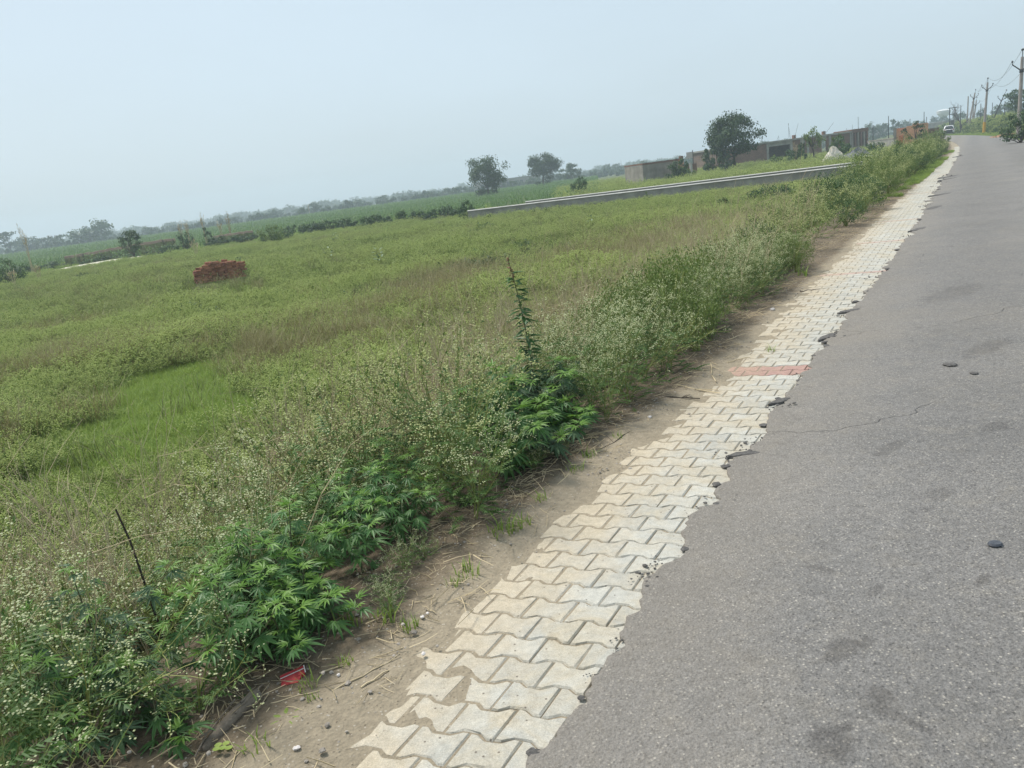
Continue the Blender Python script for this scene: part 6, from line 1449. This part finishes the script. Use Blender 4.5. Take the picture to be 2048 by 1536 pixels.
for px, yt, D, lab in ((1777, 238, 150, 'slim dark post behind the compound wall'), (1848, 230, 160, 'slim dark post over the brown wall'), (1853, 238, 175, 'thin post close to the one over the brown wall'), (1746, 254, 140, 'thin post beside the shed end'), (1796, 245, 170, 'faint thin post over the orange house'), (1820, 242, 175, 'faint thin post behind the sapling'), (1961, 215, 160, 'slim dark post in the bank greenery'), (1968, 221, 165, 'faint slim post behind the yellow-footed pole'), (1984, 213, 170, 'faint slim post behind the tilting pole'), (2009, 210, 140, 'slim dark post between tilting pole and closest pole'), (1921, 218, 160, 'slim dark post at the bare tree'), (1243, 322, 300, 'faint post by the hazy trees short of the hut'), (1914, 236, 190, 'stubby post beside the transformer stand')):
    pole(px, D, yt, bank_z(px, D), .0, lab, False, .075, name='slim_post', mt='iron')
# transformer stand: two posts, beams, tank
D = 190; z0 = bank_z(1904, D); x, y = spot(1904, D); o = empty('transformer_stand', (x, y, z0), -math.atan2(x, y), 'twin-post transformer stand behind the white car', 'transformer'); H = EYE + (hz(1904) - 222) * mpp(D) - z0
for sg in (-1, 1): mb = MB(); mb.box((sg * .46, 0, H / 2 - .2), (.17, .22, H + .4)); mb.build('post', M['pole' if sg > 0 else 'iron'], o)
for k, zz in enumerate((H - .1, H - 1.35, H - 3.5)): mb = MB(); mb.box((.12 if k == 0 else 0, -.14, zz), (1.5 if k == 0 else 1.15, .09, .14)); mb.build('cross_beam', M['iron'], o)
mb = MB(); mb.box((0, 0, H - 2.95), (.66, .55, .85)); tk = mb.build('tank', M['iron'], o)
for k in range(5): mb = MB(); mb.box((-.24 + .12 * k, -.31, H - 2.95), (.03, .07, .7)); mb.build('fin', M['pole'], tk)
mb = MB(); mb.box((0, -.1, H - 2.3), (.4, .3, .34)); mb.build('switch_box', M['white_paint'], o)
# water tower
D = 480; x, y = spot(1887, D); z0 = ZF; o = empty('water_tower', (x, y, z0), 0, 'pale hazy bowl-shaped water tower far beyond the houses', 'water tower'); zt = EYE + (hz(1887) - 225) * mpp(D) - z0; k = mpp(D)
def lathe(prof, n=20):
    mb = MB(); vs = [(r_ * math.cos(6.2832 * j / n), r_ * math.sin(6.2832 * j / n), z) for r_, z in prof for j in range(n)]; mb.mesh(vs, [(i * n + j, i * n + (j + 1) % n, (i + 1) * n + (j + 1) % n, (i + 1) * n + j) for i in range(len(prof) - 1) for j in range(n)]); return mb
lathe([(4 * k, zt - 13.5 * k), (6.5 * k, zt - 11 * k), (10.5 * k, zt - 6.5 * k), (10.8 * k, zt - 3 * k)]).build('bowl', M['water_tower'], o); lathe([(10.9 * k, zt - 3 * k), (11 * k, zt - 2.4 * k), (8 * k, zt - 1.2 * k), (2.5 * k, zt - .3 * k), (.1, zt)]).build('dome', M['white_paint'], o); lathe([(1.6 * k, -.5), (1.5 * k, zt - 13 * k)], 10).build('shaft', M['water_tower'], o)
for j in range(8): a = 6.2832 * j / 8; mb = MB(); mb.tube([(math.cos(a) * 4.2 * k, math.sin(a) * 4.2 * k, -.5), (math.cos(a) * 4.0 * k, math.sin(a) * 4.0 * k, zt - 13.4 * k)], .45 * k, .4 * k, 5); mb.build('leg', M['water_tower'], o)
# bare dead tree
D = 165; x, y = spot(1924, D); z0 = bank_z(1924, D); H = EYE + (hz(1922) - 203) * mpp(D) - z0
o = empty('bare_tree', (x, y, z0), .4, 'bare branching dead tree beside the leaning poles', 'tree'); g = np.random.default_rng(77)
trunk = MB(); br_ = MB()
def limb(mbx, p, d, L_, r0_, dep):
    pts = [p]
    for k in range(4): d = norm(d + g.normal(0, .14, 3) + np.array([0, 0, .06])); pts.append(pts[-1] + d * L_ / 4)
    mbx.tube(pts, r0_, r0_ * .5, 5 if dep < 2 else 3, 0, .5)
    if dep < 4:
        for k in range((4, 3, 3, 3)[dep]): u = g.uniform(.4, 1); limb(br_, pts[min(4, int(u * 4.2))], norm(d + g.normal(0, .5, 3)), L_ * g.uniform(.5, .75), r0_ * .55, dep + 1)
limb(trunk, np.array([0, 0, -.3]), np.array([-.1, 0, 1.0]), H * .48, .13, 0); trunk.build('trunk', M['bark'], o); br_.build('branches', M['bark'], o)
# white car seen from behind
D = 168; x, y = spot(1898, D); s_, n_ = (float(v) for v in to_sn(x, y)); z0 = EYE - (266 - hz(1898)) * mpp(D)
o = empty('parked_car', (x, y, z0), -math.atan2(x, y), 'white car seen from behind at the road bend', 'car')
def loft(secs, cap=True):
    mb = MB(); n = len(secs[0]); vs = [p for q in secs for p in q]; fs = [(i * n + j, i * n + (j + 1) % n, (i + 1) * n + (j + 1) % n, (i + 1) * n + j) for i in range(len(secs) - 1) for j in range(n)] + [tuple(range(n))[::-1], tuple((len(secs) - 1) * n + j for j in range(n))]
    mb.mesh(vs, fs); return mb
def sec(y_, w0, w1, w2, z0_, z1, z2, z3): return [(-w0, y_, z0_), (w0, y_, z0_), (w1, y_, z1), (w1, y_, z2), (w2, y_, z3), (-w2, y_, z3), (-w1, y_, z2), (-w1, y_, z1)]
loft([sec(-1.9, .72, .80, .78, .34, .5, .82, .95), sec(-1.7, .80, .86, .82, .25, .45, .92, 1.0), sec(0, .82, .88, .84, .22, .45, .9, 1.0), sec(1.5, .80, .86, .8, .25, .45, .85, .95), sec(1.95, .7, .78, .7, .34, .5, .7, .8)]).build('body', M['white_paint'], o, True)
loft([sec(-1.72, .80, .80, .78, .98, 1.0, 1.1, 1.2), sec(-1.45, .79, .77, .62, .98, 1.05, 1.3, 1.58), sec(-.2, .79, .77, .64, .98, 1.05, 1.35, 1.64), sec(.55, .78, .74, .58, .97, 1.02, 1.25, 1.5), sec(1.2, .76, .72, .6, .93, .95, .97, .98)]).build('cabin', M['white_paint'], o, True)
mb = MB(); mb.mesh([(-.68, -1.735, 1.0), (.68, -1.735, 1.0), (.66, -1.74, 1.21), (-.66, -1.74, 1.21), (.52, -1.475, 1.56), (-.52, -1.475, 1.56)], [(0, 1, 2, 3), (3, 2, 4, 5)]); mb.build('rear_window', M['glass'], o)
mb = MB(); mb.box((0, -1.95, .68), (1.1, .08, .46)); mb.build('tailgate_panel', M['rubber'], o); mb = MB(); mb.box((0, -1.93, .38), (1.5, .1, .16)); mb.build('bumper', M['rubber'], o)
for sg in (-1, 1):
    mb = MB(); mb.box((sg * .72, -1.85, .88), (.14, .14, .26)); mb.build('tail_lamp', M['tail_red'], o)
    for yy in (-1.25, 1.25):
        mb = MB(); mb.tube([(sg * .62, yy, .3), (sg * .85, yy, .3)], .3, .3, 14, 0, .5, True); wl = mb.build('wheel', M['rubber'], o); mb = MB(); mb.tube([(sg * .84, yy, .3), (sg * .862, yy, .3)], .18, .17, 12, 0, .5, True); mb.build('rim', M['pole'], wl)
    mb = MB(); mb.box((sg * .95, .75, 1.05), (.16, .1, .14)); mb.build('mirror', M['white_paint'], o)
# reddish soil scrape on the bank
q = ground(2010, 271, .1); mb = MB(); blob(mb, (0, 0, 0), 1.5, 44, .25, 0, 2); o = mb.build('bare_soil', M['red_soil']); o.location = (q[0], q[1], float(terrain(*q)) - .05); tag(o, kind='structure')
